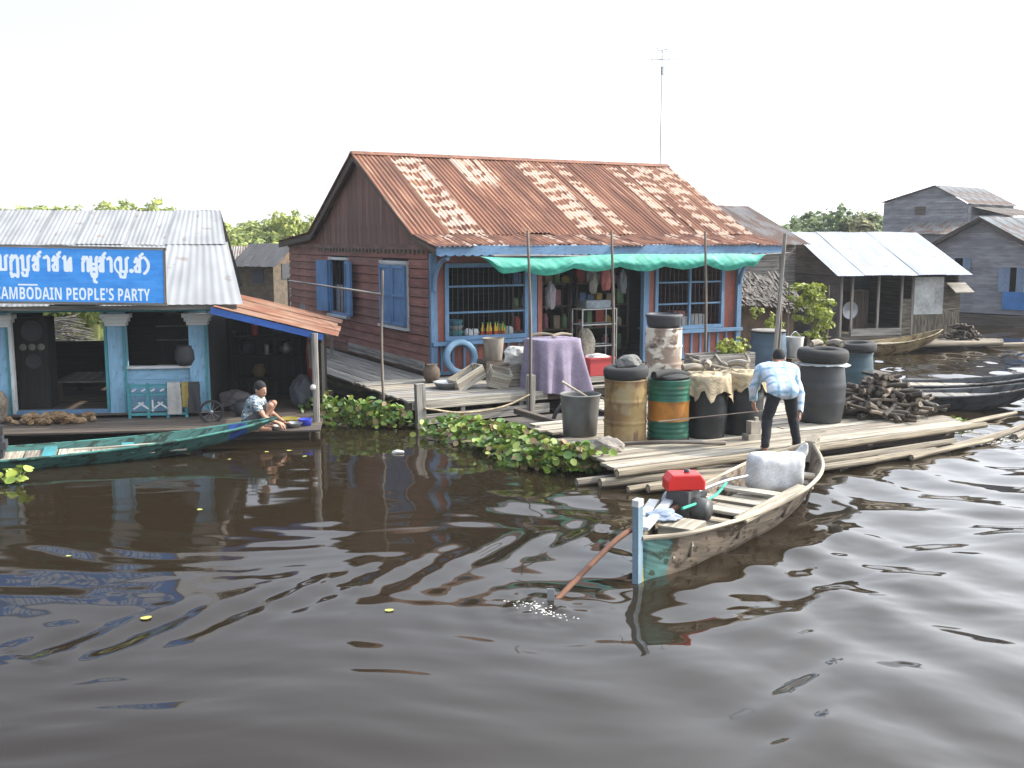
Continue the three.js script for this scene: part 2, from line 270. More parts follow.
{
  const xs = [], zs = [], NX = 620, NZ = 760;
  for (let i = 0; i <= NX; i++) { const t = i / NX * 2 - 1, a = Math.abs(t); xs.push(Math.sign(t) * (9.5 * a + 13 * Math.pow(a, 4) + 580 * Math.pow(a, 26))); }
  for (let j = 0; j <= NZ; j++) { const t = j / NZ; zs.push(-3.6 - 13 * t - 18 * Math.pow(t, 3) - 620 * Math.pow(t, 24)); }
  zs.unshift(-2.5, 0, 8, 60);
  zs.sort((a, b) => b - a);
  const P = new Float32Array(xs.length * zs.length * 3), I = new Uint32Array((xs.length - 1) * (zs.length - 1) * 6);
  let k = 0; for (const z of zs) for (const x of xs) { P[k++] = x; P[k++] = waterHeight(x, z); P[k++] = z; }
  k = 0; const W = xs.length;
  for (let j = 0; j < zs.length - 1; j++) for (let i = 0; i < W - 1; i++) { const a = j * W + i, b = a + 1, c = a + W, d = c + 1; I[k++] = a; I[k++] = b; I[k++] = d; I[k++] = a; I[k++] = d; I[k++] = c; }
  const g = new THREE.BufferGeometry(); g.setAttribute('position', new THREE.BufferAttribute(P, 3)); g.setIndex(new THREE.BufferAttribute(I, 1)); g.computeVertexNormals();
  struct('water', g, mat([0.019, 0.0135, 0.0075], { roughness: 0.05, ior: 1.333, side: THREE.FrontSide }));
}
scene.fog = new THREE.FogExp2(0xe4e8ea, 0.0007);
struct('river_bank', surf((u, v) => { const x = -260 + 520 * u, z = -58 - 240 * v; return [x, -0.4 + 1.0 * smooth(0, 0.03, v) + 0.3 * nz1.noise(x * 0.1, z * 0.1, 1), z]; }, 80, 40), mat([0.10, 0.12, 0.045], { map: T.stain }));

function leafCloud(seed, blobs, count, size, palette) {               // many small leaves in clumps spread through the crown's volume
  const q = rng(seed), P = [], C = [], I = [];
  const N = new THREE.Vector3(), A = new THREE.Vector3(), B = new THREE.Vector3(), O = new THREE.Vector3();
  const total = blobs.reduce((s, b) => s + b[3] * b[3], 0);
  for (const b of blobs) {
    const n = Math.round(count * b[3] * b[3] / total), twigs = [];
    for (let t = 0; t < Math.max(6, n / 16); t++) { O.set(q() * 2 - 1, q() * 2 - 1, q() * 2 - 1).normalize().multiplyScalar(0.55 + 0.5 * Math.pow(q(), 0.6)); twigs.push(O.clone()); }
    for (let i = 0; i < n; i++) {
      const t = twigs[Math.floor(q() * twigs.length)];
      O.set(t.x + (q() - 0.5) * 0.42, t.y + (q() - 0.5) * 0.36, t.z + (q() - 0.5) * 0.42);
      N.copy(O).multiplyScalar(0.6).add(new THREE.Vector3(q() - 0.5, q() - 0.2, q() - 0.5)).normalize();
      A.set(q() - 0.5, q() - 0.5, q() - 0.5).cross(N).normalize(); B.crossVectors(N, A);
      const s = size * (0.6 + 0.8 * q()), ry = b[4] || 0.8, cx = b[0] + O.x * b[3], cy = b[1] + O.y * b[3] * ry, cz = b[2] + O.z * b[3];
      const k = P.length / 3, c = palette[Math.floor(q() * palette.length)], f = 0.8 + 0.4 * q();
      for (const [u, v] of [[-1, 0], [0, -0.55], [1, 0], [0, 0.55]]) { P.push(cx + (A.x * u + B.x * v) * s, cy + (A.y * u + B.y * v) * s, cz + (A.z * u + B.z * v) * s); C.push(c[0] * f, c[1] * f, c[2] * f); }
      I.push(k, k + 1, k + 2, k, k + 2, k + 3);
    }
  }
  const g = new THREE.BufferGeometry(); g.setAttribute('position', new THREE.Float32BufferAttribute(P, 3)); g.setAttribute('color', new THREE.Float32BufferAttribute(C, 3)); g.setIndex(I); g.computeVertexNormals(); return g;
}
const GREEN_BRIGHT = [[0.37, 0.41, 0.06], [0.30, 0.36, 0.055], [0.43, 0.46, 0.09], [0.22, 0.28, 0.045]];
const GREEN_MID = [[0.18, 0.25, 0.085], [0.21, 0.28, 0.09], [0.13, 0.19, 0.07], [0.25, 0.29, 0.10]];
const GREEN_OLIVE = [[0.26, 0.24, 0.08], [0.21, 0.20, 0.07], [0.28, 0.26, 0.09], [0.15, 0.16, 0.055]];
function treeProto(seed, palette, r) {
  const q = rng(seed), blobs = [], limbs = [];
  const n = 13;
  for (let i = 0; i < n; i++) { const a = i / n * 6.28 + q(), d = r * (i ? 0.35 + 0.5 * q() : 0), y = r * (0.42 + 1.2 * (i ? i / n : 0.5) + 0.1 * q()); blobs.push([Math.cos(a) * d, y, Math.sin(a) * d, r * (0.36 + 0.2 * q()), 0.8]); limbs.push([Math.cos(a) * d * 0.8, y, Math.sin(a) * d * 0.8]); }
  return { crown: leafCloud(seed + 5, blobs, 5200, 0.15, palette), trunk: tube([[0, -0.3, 0], [0.1, r * 0.5, 0.05], [0, r * 1.0, 0]], 0.16, 0.09), limbs: limbs.slice(0, 5).map((e) => tube([[0, r * 0.55, 0], [e[0] * 0.5, r * 0.85, e[2] * 0.5], e], 0.07, 0.03, 5)) };
}
const bark = woodMat([0.22, 0.18, 0.14]);
const protos = [treeProto(11, GREEN_BRIGHT, 2.4), treeProto(23, GREEN_BRIGHT, 2.2), treeProto(37, GREEN_MID, 2.4), treeProto(41, GREEN_MID, 2.2), treeProto(57, GREEN_OLIVE, 2.3)];
const treeSource = new Map();
function tree(k, x, z, s, turn, name, label, group) {
  let t = treeSource.get(k);
  if (!t) { t = new THREE.Group(); part(t, 'trunk', protos[k].trunk, bark); for (const l of protos[k].limbs) part(t, 'limb', l, bark); part(t, 'crown', protos[k].crown, M.leaf); treeSource.set(k, t); }
  const c = t.clone(); c.name = numbered(name); c.position.set(x, 0.3, z); c.rotation.y = turn; c.scale.setScalar(s); scene.add(c); tag(c, label, 'tree', group);
}
for (let i = 0; i < 20; i++) {
  const px = -70 + i * 21 + rr(-6, 6), z = -rr(62, 76), x = (px - 512) / 1035 * -z, big = px < 75 ? 1.08 : px < 160 ? 1.13 : px > 200 ? 0.97 : 0.98;
  tree(i % 2, x, z, big * rr(0.97, 1.1), rr(0, 6), 'bank_tree', 'bright green leafy tree in the row along the far bank', 'bright trees along the far bank');
}
for (let i = 0; i < 9; i++) { const px = 215 + i * 12, z = -rr(54, 58); tree(i % 2, (px - 512) / 1035 * -z, z, rr(0.5, 0.6), rr(0, 6), 'bank_shrub', 'low yellow-green shrub at the water edge before the far bank trees', 'low shrubs at the far bank'); }
for (const [x, z, s, k] of [[15.9, -62, 0.70, 2], [17.1, -63, 0.86, 3], [18.4, -64, 0.98, 2], [19.6, -65, 1.08, 3], [20.9, -64, 1.04, 2]]) tree(k, x, z, s, x * 2, 'bank_tree', 'grey-green leafy tree beyond the bright tin roof', 'grey-green trees beyond the tin roof');
for (const [x, z, s] of [[21.6, -62, 1.0], [22.8, -63, 0.95]]) tree(4, x, z, s, x * 3, 'bank_tree', 'olive-brown leafy tree beside the tall grey house', 'olive trees beside the tall grey house');
for (const [x, z, s, k] of [[-9.4, -26.8, 0.5, 0], [-10.7, -27.2, 0.55, 1], [-12.0, -26.8, 0.5, 0]]) tree(k, x, z, s, x, 'shrub', 'bright green shrub seen through the doorway of the pale blue house', 'shrubs behind the pale blue house');

// ------------------------------------------------------------------ the red-brown floating shop house
const HM = frame(-1.56, -19.57, 28.1), TM = 28.1;
const house = thing('floating_house', 'red-brown wooden floating shop house with rusty corrugated roof and blue trim', 'house', HM(0, 0, 0), TM);
{
  const W = 7.5, D = 9.2, h = house;
  part(h, 'float_base', box(W - 0.1, 0.5, D - 0.1), M.darkWood[1], [W / 2, 0.0, -D / 2]);
  part(h, 'floor', box(W, 0.16, D), M.darkWood[0], [W / 2, 0.37, -D / 2]);
  // left side wall of lapped boards, split around the window openings
  const wins = [[-5.71, -4.51, 1.33, 2.52], [-2.39, -0.97, 1.30, 2.5]];
  const bh = 0.182;
  for (let i = 0; i < 13; i++) {
    const y0 = 0.45 + i * bh, y1 = y0 + bh, cuts = [-D, 0];
    let segs = [[-D, -0.0]];
    for (const w of wins) if (y1 > w[2] + 0.03 && y0 < w[3] - 0.03) segs = segs.flatMap(([a, b]) => (w[0] > a && w[1] < b ? [[a, w[0]], [w[1], b]] : [[a, b]]));
    for (const [a, b] of segs) {
      const joints = b - a > 5 ? [a, a + (b - a) * rr(0.38, 0.62), b] : [a, b];
      for (let k = 0; k < joints.length - 1; k++) plank(h, 'wall_board', joints[k + 1] - joints[k] - 0.006, bh - 0.016, 0.026, [-0.012 + rr(-0.004, 0.004), (y0 + y1) / 2, (joints[k] + joints[k + 1]) / 2], M.redWood).rotation.set(0.11 + rr(-0.02, 0.02), Math.PI / 2, 0, 'YXZ');
    }
  }
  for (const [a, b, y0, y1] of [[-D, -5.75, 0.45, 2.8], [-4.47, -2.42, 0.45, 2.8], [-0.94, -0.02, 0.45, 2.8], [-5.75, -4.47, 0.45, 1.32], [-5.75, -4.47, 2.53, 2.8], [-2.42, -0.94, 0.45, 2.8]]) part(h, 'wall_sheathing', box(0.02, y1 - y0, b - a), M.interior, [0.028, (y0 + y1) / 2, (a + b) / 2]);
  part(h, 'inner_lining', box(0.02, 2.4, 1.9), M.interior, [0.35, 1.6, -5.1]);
  // belt rail with a toothed edge, then the gable of upright boards
  plank(h, 'belt_rail', 9.2, 0.1, 0.05, [-0.03, 2.86, -4.6], M.gable[1], [0, Math.PI / 2, 0]);
  for (let z = -6.6; z < -0.1; z += 0.22) part(h, 'belt_tooth', box(0.12, 0.07, 0.03), M.darkWood[2], [-0.04, 2.775, z], [0, Math.PI / 2, 0]);
  const roofY = (z) => (z > -0.3 ? 3.10 - (z + 0.3) * 0.2 : z > -3.6 ? 4.80 - (z + 3.6) * 0.515 : z > -6.8 ? 4.80 + (-3.6 - z) * -0.52 : 3.136 - (-6.8 - z) * 0.075);
  for (let z = -6.75; z < -0.12; z += 0.17) {
    const a = z, b = Math.min(z + 0.166, -0.06);
    const g = prism([[-b, 2.91], [-a, 2.91], [-a, roofY(a) - 0.05], [-b, roofY(b) - 0.05]], 0.024, true);
    part(h, 'gable_board', g, pick(M.gable), [rr(-0.006, 0.006), 0, 0], [0, Math.PI / 2, 0]);
  }
  for (let i = 0; i < 2; i++) part(h, 'rear_gable_board', box(2.4, 0.1, 0.026), M.redWood[i], [-0.005, 2.955 + i * 0.1, -8], [0, Math.PI / 2, 0]);
  // window with open shutters and a curtain
  const win = part(h, 'window', merge([moved(box(0.07, 1.24, 0.06), 0, 1.925, -5.73), moved(box(0.07, 1.24, 0.06), 0, 1.925, -4.49), moved(box(0.07, 0.05, 1.3), 0, 1.305, -5.11)]), M.shutter, [-0.03, 0, 0]);
  part(win, 'lintel', box(0.09, 0.06, 1.36), M.paleWhite, [0.0, 2.575, -5.11]);
  part(win, 'sill', box(0.12, 0.05, 1.4), M.paleWhite, [-0.04, 1.25, -5.11]);
  const curtain = part(win, 'curtain', surf((u, v) => [0.1 + 0.025 * Math.sin(u * 30), 1.35 + v * 0.62, -5.68 + u * 1.1], 40, 3), mat([0.34, 0.36, 0.42], { map: T.cloth }));
  for (let k = 1; k < 5; k++) part(win, 'bar', tube([[0.05, 1.33, -5.71 + k * 0.24], [0.05, 2.55, -5.71 + k * 0.24]], 0.012, 0.012, 5), M.iron);
  const shut = (z0, w, turn, parent) => {
    const s = part(parent, 'shutter', merge([moved(box(0.03, 1.2, w), 0, 0, w / 2)]), M.shutter, [-0.07, 1.925, z0], [0, turn, 0]);
    const fr = []; for (const [y, z, a, b] of [[0.57, w / 2, 0.06, w], [-0.57, w / 2, 0.06, w], [0, w / 2, 0.06, w]]) fr.push(moved(box(0.02, a, b), -0.026, y, z)); for (const z of [0.035, w - 0.035]) fr.push(moved(box(0.022, 1.2, 0.07), -0.027, 0, z));
    part(s, 'shutter_frame', merge(fr), M.shutter); return s;
  };
  shut(-5.76, -0.62 * -1, Math.PI + 0.12, win); shut(-4.46, 0.62, -0.14, win);
  const win2 = part(h, 'window', box(0.03, 1.26, 1.48), M.paleWhite, [-0.035, 1.9, -1.68]);
  part(win2, 'lintel', box(0.09, 0.06, 1.5), M.paleWhite, [0, 0.655, 0]); part(win2, 'sill', box(0.12, 0.05, 1.52), M.paleWhite, [-0.03, -0.655, 0]);
  for (const z of [-0.69, 0.01]) { const s = shut(-2.37, 0.68, 0, win2); s.position.set(-0.035, 0, z); }
  plank(h, 'bottom_rail', 4.3, 0.17, 0.05, [-0.07, 0.60, -2.28], M.greyWood[2], [0, Math.PI / 2, 0]);
  // front: corner posts, panels of upright boards with blue battens, barred windows and the open doorway
  const post = (x, w, y0, y1, m) => part(h, 'post', box(w, y1 - y0, 0.12), m, [x, (y0 + y1) / 2, 0.03]);
  post(0.06, 0.13, 0.45, 2.76, M.blue); post(2.22, 0.13, 0.45, 2.76, M.blue); post(4.93, 0.14, 0.45, 2.76, M.blue); post(7.44, 0.12, 0.45, 2.76, M.blue);
  part(h, 'post', box(0.1, 2.3, 0.12), M.redPaint[0], [2.36, 1.6, 0.02]); part(h, 'post', box(0.1, 2.3, 0.12), M.redPaint[1], [5.06, 1.6, 0.02]);
  const panel = (x0, x1) => {
    for (let x = x0; x < x1 - 0.02; x += 0.15) { const w = Math.min(0.146, x1 - x); part(h, 'panel_board', box(w, 0.56, 0.025), pick(M.redPaint), [x + w / 2, 0.73, 0.0]); }
    for (let x = x0 + 0.1; x < x1; x += 0.24) part(h, 'batten', box(0.05, 0.56, 0.03), M.blue, [x, 0.73, 0.03]);
    part(h, 'sill_ledge', box(x1 - x0 + 0.24, 0.07, 0.2), M.blue, [(x0 + x1) / 2, 1.045, 0.06]);
    part(h, 'foot_rail', box(x1 - x0, 0.06, 0.05), M.blue, [(x0 + x1) / 2, 0.475, 0.045]);
  };
  panel(0.13, 2.15); panel(5.12, 7.38);
  const barred = (x0, x1, y0, y1, rails) => {
    const w = part(h, 'window', merge([moved(box(0.08, y1 - y0 + 0.16, 0.08), x0 - 0.04, (y0 + y1) / 2, 0), moved(box(0.08, y1 - y0 + 0.16, 0.08), x1 + 0.04, (y0 + y1) / 2, 0), moved(box(x1 - x0, 0.08, 0.08), (x0 + x1) / 2, y0 - 0.04, 0), moved(box(x1 - x0, 0.08, 0.08), (x0 + x1) / 2, y1 + 0.04, 0)]), M.blue, [0, 0, 0.02]);
    for (const y of rails) part(w, 'cross_rail', box(x1 - x0, 0.035, 0.035), M.blue, [(x0 + x1) / 2, y, 0.0]);
    const n = Math.round((x1 - x0) / 0.11); for (let k = 1; k < n; k++) part(w, 'bar', tube([[x0 + (x1 - x0) * k / n, y0, -0.03], [x0 + (x1 - x0) * k / n, y1, -0.03]], 0.008, 0.008, 5), M.iron);
    return w;
  };
  barred(0.38, 2.03, 1.17, 2.48, [1.62, 2.12]);
  barred(5.26, 6.96, 1.17, 2.46, [1.64, 2.1]);
  part(h, 'mullion', box(0.05, 1.29, 0.06), M.blue, [6.1, 1.815, 0.03]);
  for (const [a, b] of [[0.12, 0.3], [2.11, 2.16], [5.11, 5.18], [7.04, 7.38]]) part(h, 'wall_board', box(b - a, 1.75, 0.04), pick(M.redPaint), [(a + b) / 2, 1.93, 0]);
  for (const [a, b] of [[0.13, 2.15], [5.12, 7.38]]) part(h, 'wall_board', box(b - a, 0.24, 0.035), M.redWood[2], [(a + b) / 2, 2.66, -0.005]);
  part(h, 'door_lintel', box(2.6, 0.16, 0.1), M.blue, [3.57, 2.68, 0.02]);
  const arc = []; for (let k = 0; k <= 6; k++) { const a = k / 6 * Math.PI / 2; arc.push([0.06, 2.05 + 0.62 * Math.sin(a), 0.1 + 0.62 * (1 - Math.cos(a))]); }
  part(h, 'eave_bracket', tube(arc, 0.045, 0.045, 6), M.blue); part(h, 'eave_bracket', tube(arc.map(([x, y, z]) => [7.44, y, z]), 0.045, 0.045, 6), M.blue);
  // interior partitions
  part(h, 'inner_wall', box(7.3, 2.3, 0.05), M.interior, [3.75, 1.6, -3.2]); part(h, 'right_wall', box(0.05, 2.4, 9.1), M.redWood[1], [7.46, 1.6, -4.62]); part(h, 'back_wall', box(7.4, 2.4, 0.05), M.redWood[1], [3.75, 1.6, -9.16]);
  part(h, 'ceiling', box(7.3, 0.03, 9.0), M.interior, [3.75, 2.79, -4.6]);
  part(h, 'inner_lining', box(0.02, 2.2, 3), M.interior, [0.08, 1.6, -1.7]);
  // roof: corrugated sheets, each one its own
  const slope = (y1, z1, y0, z0) => [Math.hypot(y1 - y0, z0 - z1), Math.atan2(y1 - y0, Math.abs(z0 - z1))];
  const X0 = -0.22, n = 11, sw = 8.3 / n;
  const kinds = ['plain', 'white', 'plain2', 'upper', 'plain', 'white2', 'narrow', 'plain2', 'narrow', 'mixed', 'mixed'];
  const [fl, fa] = slope(4.86, -3.6, 3.12, -0.25), [ll, la] = slope(3.14, -0.42, 2.89, 0.82), [bl, ba] = slope(4.86, -3.6, 3.17, -6.85), [cl, ca] = slope(3.2, -6.7, 2.97, -9.6);
  for (let i = 0; i < n; i++) {
    const x = X0 + i * sw - 0.02, dy = (i % 2) * 0.012;
    part(h, 'roof_sheet', corr(sw + 0.05, fl + rr(-0.02, 0.07), { seed: i + 1, phase: i * sw, warp: 0.022 }), roofMat[kinds[i]], [x + rr(-0.012, 0.012), 4.86 + dy, -3.6], [fa + rr(-0.003, 0.003), rr(-0.004, 0.004), 0]);
    part(h, 'porch_roof_sheet', corr(sw + 0.05, ll + rr(-0.06, 0.07), { seed: i + 30, phase: i * sw, warp: 0.03 }), roofMat[i % 4 === 2 ? 'plain2' : 'lean'], [x, 3.14 + dy, -0.42], [la, 0, 0]);
    const b1 = part(h, 'roof_sheet', corr(sw + 0.05, bl, { seed: i + 60 }), roofMat.plain, [x + sw + 0.05, 4.86 + dy, -3.6], [ba, Math.PI, 0]); b1.rotation.set(ba, Math.PI, 0, 'YXZ');
    const b2 = part(h, 'roof_sheet', corr(sw + 0.05, cl, { seed: i + 90 }), roofMat.plain2, [x + sw + 0.05, 3.19 + dy, -6.75], [0, 0, 0]); b2.rotation.set(ca, Math.PI, 0, 'YXZ');
  }
  part(h, 'ridge_cap', merge([moved(box(8.36, 0.012, 0.16), 3.95, 4.85, -3.53, 0.48), moved(box(8.36, 0.012, 0.16), 3.95, 4.852, -3.67, -0.48)]), roofMat.plain2);
  const barge = (y1, z1, y0, z0) => { const [l, a] = slope(y1, z1, y0, z0); part(h, 'barge_board', box(0.03, 0.14, l), M.darkWood[0], [X0 + 0.05, (y1 + y0) / 2 - 0.1, (z1 + z0) / 2], [a, 0, 0]); part(h, 'barge_board', box(0.03, 0.14, l), M.darkWood[2], [X0 + 8.25, (y1 + y0) / 2 - 0.1, (z1 + z0) / 2], [a, 0, 0]); };
  barge(4.86, -3.6, 3.12, -0.25); barge(3.12, -0.3, 2.9, 0.75); 
  for (const [y1, z1, y0, z0] of [[4.86, -3.6, 3.17, -6.85], [3.17, -6.85, 2.97, -9.6]]) { const l = Math.hypot(y1 - y0, z1 - z0), a = -Math.atan2(y1 - y0, z1 - z0); part(h, 'barge_board', box(0.03, 0.14, l), M.darkWood[1], [X0 + 0.05, (y1 + y0) / 2 - 0.1, (z1 + z0) / 2], [a, 0, 0]); }
  for (let x = 0.1; x < 8; x += 0.9) part(h, 'rafter', box(0.05, 0.08, 1.25), M.darkWood[2], [x, 2.93, 0.13], [la, 0, 0]);
  // scalloped fascia
  const pts = [[-0.2, 2.9]]; const steps = 46, len = 8.25;
  pts.push([-0.2 + len, 2.9]); for (let k = steps * 4; k >= 0; k--) { const t = k / (steps * 4); pts.push([-0.2 + len * t, 2.735 - 0.032 * Math.abs(Math.sin(t * steps * Math.PI / 1.0))]); }
  part(h, 'fascia', prism(pts, 0.025), M.blue, [0, 0, 0.80]);
}
// side walkway and front deck
const deck = thing('deck', 'weathered plank deck along the front and side of the red-brown house', 'deck', HM(0, 0, 0), TM);
{
  for (let k = 0; k < 13; k++) { const z = 0.1 + k * 0.196 + 0.09, cut = rr(1.2, 3.4); for (const [a, b] of [[-1.55, cut], [cut + 0.01, 5.2], [5.21, 7.7]]) plank(deck, 'plank', b - a, 0.035, 0.18 + rr(0, 0.012), [(a + b) / 2 + rr(-0.03, 0.03), 0.405 + rr(-0.006, 0.006), z], [M.deck[1], M.deck[3], M.greyWood[2], M.greyWood[0]], [rr(-0.01, 0.01), rr(-0.006, 0.006), 0]); }
  for (let k = 0; k < 8; k++) { const x = -1.5 + k * 0.19; for (const [a, b] of [[-9, -4.6], [-4.59, 0.08]]) plank(deck, 'plank', b - a, 0.035, 0.175, [x, 0.404 + rr(-0.006, 0.006), (a + b) / 2], M.greyWood, [0, Math.PI / 2, 0]); }
  for (const z of [0.2, 1.4, 2.55]) plank(deck, 'joist', 9.2, 0.13, 0.09, [3.05, 0.315, z], M.darkWood);
  for (const x of [-1.5, -0.2]) plank(deck, 'joist', 9.0, 0.13, 0.09, [x, 0.312, -4.5], M.darkWood, [0, Math.PI / 2, 0]);
  plank(deck, 'edge_board', 2.5, 0.14, 0.035, [-0.25, 0.36, 2.72], M.deck[2]); plank(deck, 'lower_board', 2.35, 0.16, 0.035, [-0.15, 0.13, 2.75], M.greyWood[2], [0, 0, 0.012]);
  for (const x of [-0.6, 0.5]) plank(deck, 'stud', 0.07, 0.2, 0.05, [x, 0.24, 2.7], M.greyWood[1]);
  plank(deck, 'corner_post', 0.15, 1.0, 0.12, [-1.40, 0.22, 2.82], M.greyWood[2], [0, 0, 0.03]);
  plank(deck, 'corner_post', 0.14, 0.75, 0.1, [0.66, 0.35, 2.74], M.greyWood[2], [0, 0, -0.02]);
  part(deck, 'float', box(7.0, 0.34, 1.8), M.darkWood[1], [3.9, 0.07, 1.2]); part(deck, 'float', box(1.2, 0.34, 8.6), M.darkWood[1], [-0.75, 0.07, -4.6]);
  part(deck, 'mooring_rope', tube([[-1.36, 0.33, 2.9], [-0.7, 0.2, 2.86], [0.1, 0.24, 2.84], [0.6, 0.4, 2.82]], 0.018, 0.018, 6), M.burlap);
}
single('clothes_pole', tube([[-1.62, 2.1, 1.75], [-1.58, 2.12, -1.2], [-1.6, 2.14, -3.9]], 0.022, 0.018, 6), M.polePale, 'pale horizontal bamboo pole carried past the blue shuttered windows', 'pole', HM(0, 0, 0), [0, TM * DEG, 0]);
single('upright_pole', tube([[-1.63, -0.3, 1.82], [-1.66, 1.2, 1.8], [-1.62, 2.5, 1.8]], 0.026, 0.02, 6), M.pole, 'grey upright pole at the side walkway before the closed blue shutters', 'pole', HM(0, 0, 0), [0, TM * DEG, 0]);
single('upright_pole', tube([[-1.60, -0.3, -3.85], [-1.6, 1, -3.84], [-1.6, 2.2, -3.82]], 0.03, 0.025, 6), M.pole, 'thin upright pole near the open blue window of the side wall', 'pole', HM(0, 0, 0), [0, TM * DEG, 0]);
for (const [x, lab] of [[0.62, 'tall brown pole rising past the eave beside the purple cloth'], [2.29, 'tall brown pole rising past the eave in front of the doorway'], [4.34, 'tall brown pole rising past the eave before the right barred window']])
  single('eave_pole', tube([[x, 0.05, 2.8], [x + 0.02, 1.6, 2.78], [x - 0.03, 3.16, 2.76]], 0.03, 0.021, 7), M.pole, lab, 'pole', HM(0, 0, 0), [0, TM * DEG, 0], 'poles standing along the front deck');
single('leaning_pole', tube([[5.72, 0.1, 3.1], [5.86, 1.4, 3.05], [6.02, 3.12, 3.0]], 0.045, 0.035, 7), M.polePale, 'grey-blue pole leaning beyond the right end of the eave, thicker of the two', 'pole', HM(0, 0, 0), [0, TM * DEG, 0]);
single('leaning_pole', tube([[5.95, 0.1, 2.95], [6.0, 1.4, 2.98], [5.96, 2.7, 2.96]], 0.03, 0.022, 7), M.pole, 'thin brown pole crossing the leaning grey-blue pole beyond the eave', 'pole', HM(0, 0, 0), [0, TM * DEG, 0]);
single('eave_rod', tube([[0.9, 2.715, 0.9], [2.0, 2.705, 0.92], [3.0, 2.69, 0.9], [6.0, 2.66, 0.92], [8.1, 2.72, 0.9]], 0.018, 0.016, 6), M.polePale, 'pale slim rod under the blue fascia that carries the green tarpaulin', 'pole', HM(0, 0, 0), [0, TM * DEG, 0]);
{ // green tarpaulin gathered under the eave
  const nn = new ImprovedNoise();
  const g = surf((u, v) => {
    const x = 0.62 + 6.75 * u, ends = smooth(0, 0.07, u) * smooth(0, 0.05, 1 - u);
    const swag = 0.085 * Math.abs(Math.sin(u * Math.PI * 6.3 + 0.5)) + 0.05 * nn.noise(u * 6, 0.3, 1), drop = (0.23 + swag) * ends + 0.02;
    const rg = (q) => 1 - 2 * Math.abs(q), fold = 0.45 * rg(nn.noise(u * 22 + v * 2.5, v * 1.6, 3)) + 0.2 * nn.noise(u * 55 - v * 3, v * 2.2, 9);
    return [x, 2.71 - 0.06 * nn.noise(u * 3, 1.2, 4) - drop * v + 0.02 * fold * v, 0.90 + 0.09 * Math.sin(v * 2.6) + 0.06 * fold * (0.3 + 0.7 * v) * ends];
  }, 220, 14);
  single('tarpaulin', g, mat([0.06, 0.66, 0.48], { map: T.cloth, transmission: 0.4, thickness: 0, roughness: 0.6 }), 'green tarpaulin gathered under the blue fascia of the shop', 'tarpaulin', HM(0, 0, 0), [0, TM * DEG, 0]);
}
{ // television aerial on its mast behind the ridge
  const a = thing('antenna', 'tall television aerial on a thin mast above the rusty roof', 'antenna', HM(8.85, 2.9, -4.9), TM);
  part(a, 'mast', tube([[0, 0, 0], [0, 5.0, 0]], 0.022, 0.016, 6), M.steel);
  for (const [y, l, r] of [[5.0, 0.8, 0.35], [4.78, 0.6, -0.5]]) { const b = part(a, 'boom', tube([[-l * 0.5, y, 0], [l * 0.6, y + 0.03, 0]], 0.012, 0.012, 5), M.steel, [0, 0, 0], [0, r, 0]); for (let k = 0; k < 6; k++) part(b, 'element', tube([[-l * 0.45 + k * l * 0.18, y + 0.01 + (k % 2) * 0.1, -0.22], [-l * 0.45 + k * l * 0.18, y + 0.01 + (k % 2) * 0.1, 0.22]], 0.007, 0.007, 4), M.steel); }
  part(a, 'amplifier', box(0.08, 0.2, 0.08), M.steel, [0.0, 4.5, 0.04]);
}
{
  const a = thing('antenna', 'small faint aerial on a short mast right of the ridge', 'antenna', HM(8.6, 3.2, -7), TM);
  part(a, 'mast', tube([[0, 0, 0], [0, 1.55, 0]], 0.015, 0.012, 5), M.steel); part(a, 'boom', tube([[-0.25, 1.5, 0], [0.2, 1.55, 0]], 0.01, 0.01, 4), M.steel); for (const k of [-0.15, 0, 0.12]) part(a, 'element', tube([[k, 1.42, 0], [k, 1.68, 0]], 0.007, 0.007, 4), M.steel);
}

// ------------------------------------------------------------------ the raft before the shop and what stands on it
const raft = thing('plank_raft', 'low raft of pale weathered planks in front of the shop', 'raft', HM(0, 0, 0), TM);
{
  for (let k = 0; k < 24; k++) {
    const z = 2.98 + k * 0.2, x0 = z < 4.4 ? rr(1.0, 1.4) : z < 5.6 ? rr(-0.5, -0.25) : rr(-0.95, -0.6), x1 = rr(5.5, 5.9), c = x0 + (x1 - x0) * rr(0.35, 0.65);
    for (const [a, b] of [[x0, c], [c + 0.015, x1]]) plank(raft, 'plank', b - a, 0.035, 0.186, [(a + b) / 2, 0.225 + rr(-0.008, 0.008), z], M.deck, [rr(-0.02, 0.02), rr(-0.008, 0.008), rr(-0.003, 0.003)]);
  }
  for (const x of [0.3, 1.8, 3.4, 5.0]) plank(raft, 'cross_beam', 4.8, 0.09, 0.1, [x, 0.16, 5.3], M.darkWood, [0, Math.PI / 2, 0]);
  part(raft, 'float', box(5.6, 0.3, 4.2), M.darkWood[1], [2.6, -0.02, 5.4]);
}
// bamboo poles lashed along the raft's outer edge
const bam = (p, r, m, lab, grp) => single('bamboo_pole', tube(p, r, r * 0.8, 7), m, lab, 'bamboo pole', HM(0, 0, 0), [0, TM * DEG, 0], grp);
bam([[-0.95, 0.20, 7.78], [2, 0.215, 7.83], [5.7, 0.24, 7.8]], 0.058, M.bamboo[0], 'long pale bamboo pole forming the upper edge of the plank raft');
bam([[-1.15, 0.09, 7.72], [1.5, 0.08, 8.02], [4.8, 0.1, 7.98]], 0.062, M.bamboo[1], 'long bamboo pole at the waterline just below the raft edge');
bam([[-0.7, 0.05, 8.08], [1.4, 0.05, 8.22], [4.2, 0.06, 8.15]], 0.055, M.bamboo[0], 'outermost bamboo pole floating along the raft behind the motor boat');
bam([[-1.3, 0.05, 7.42], [0.3, 0.08, 7.62], [1.4, 0.06, 7.9]], 0.055, M.bamboo[2], 'dark bamboo pole end poking out of the green water plants');
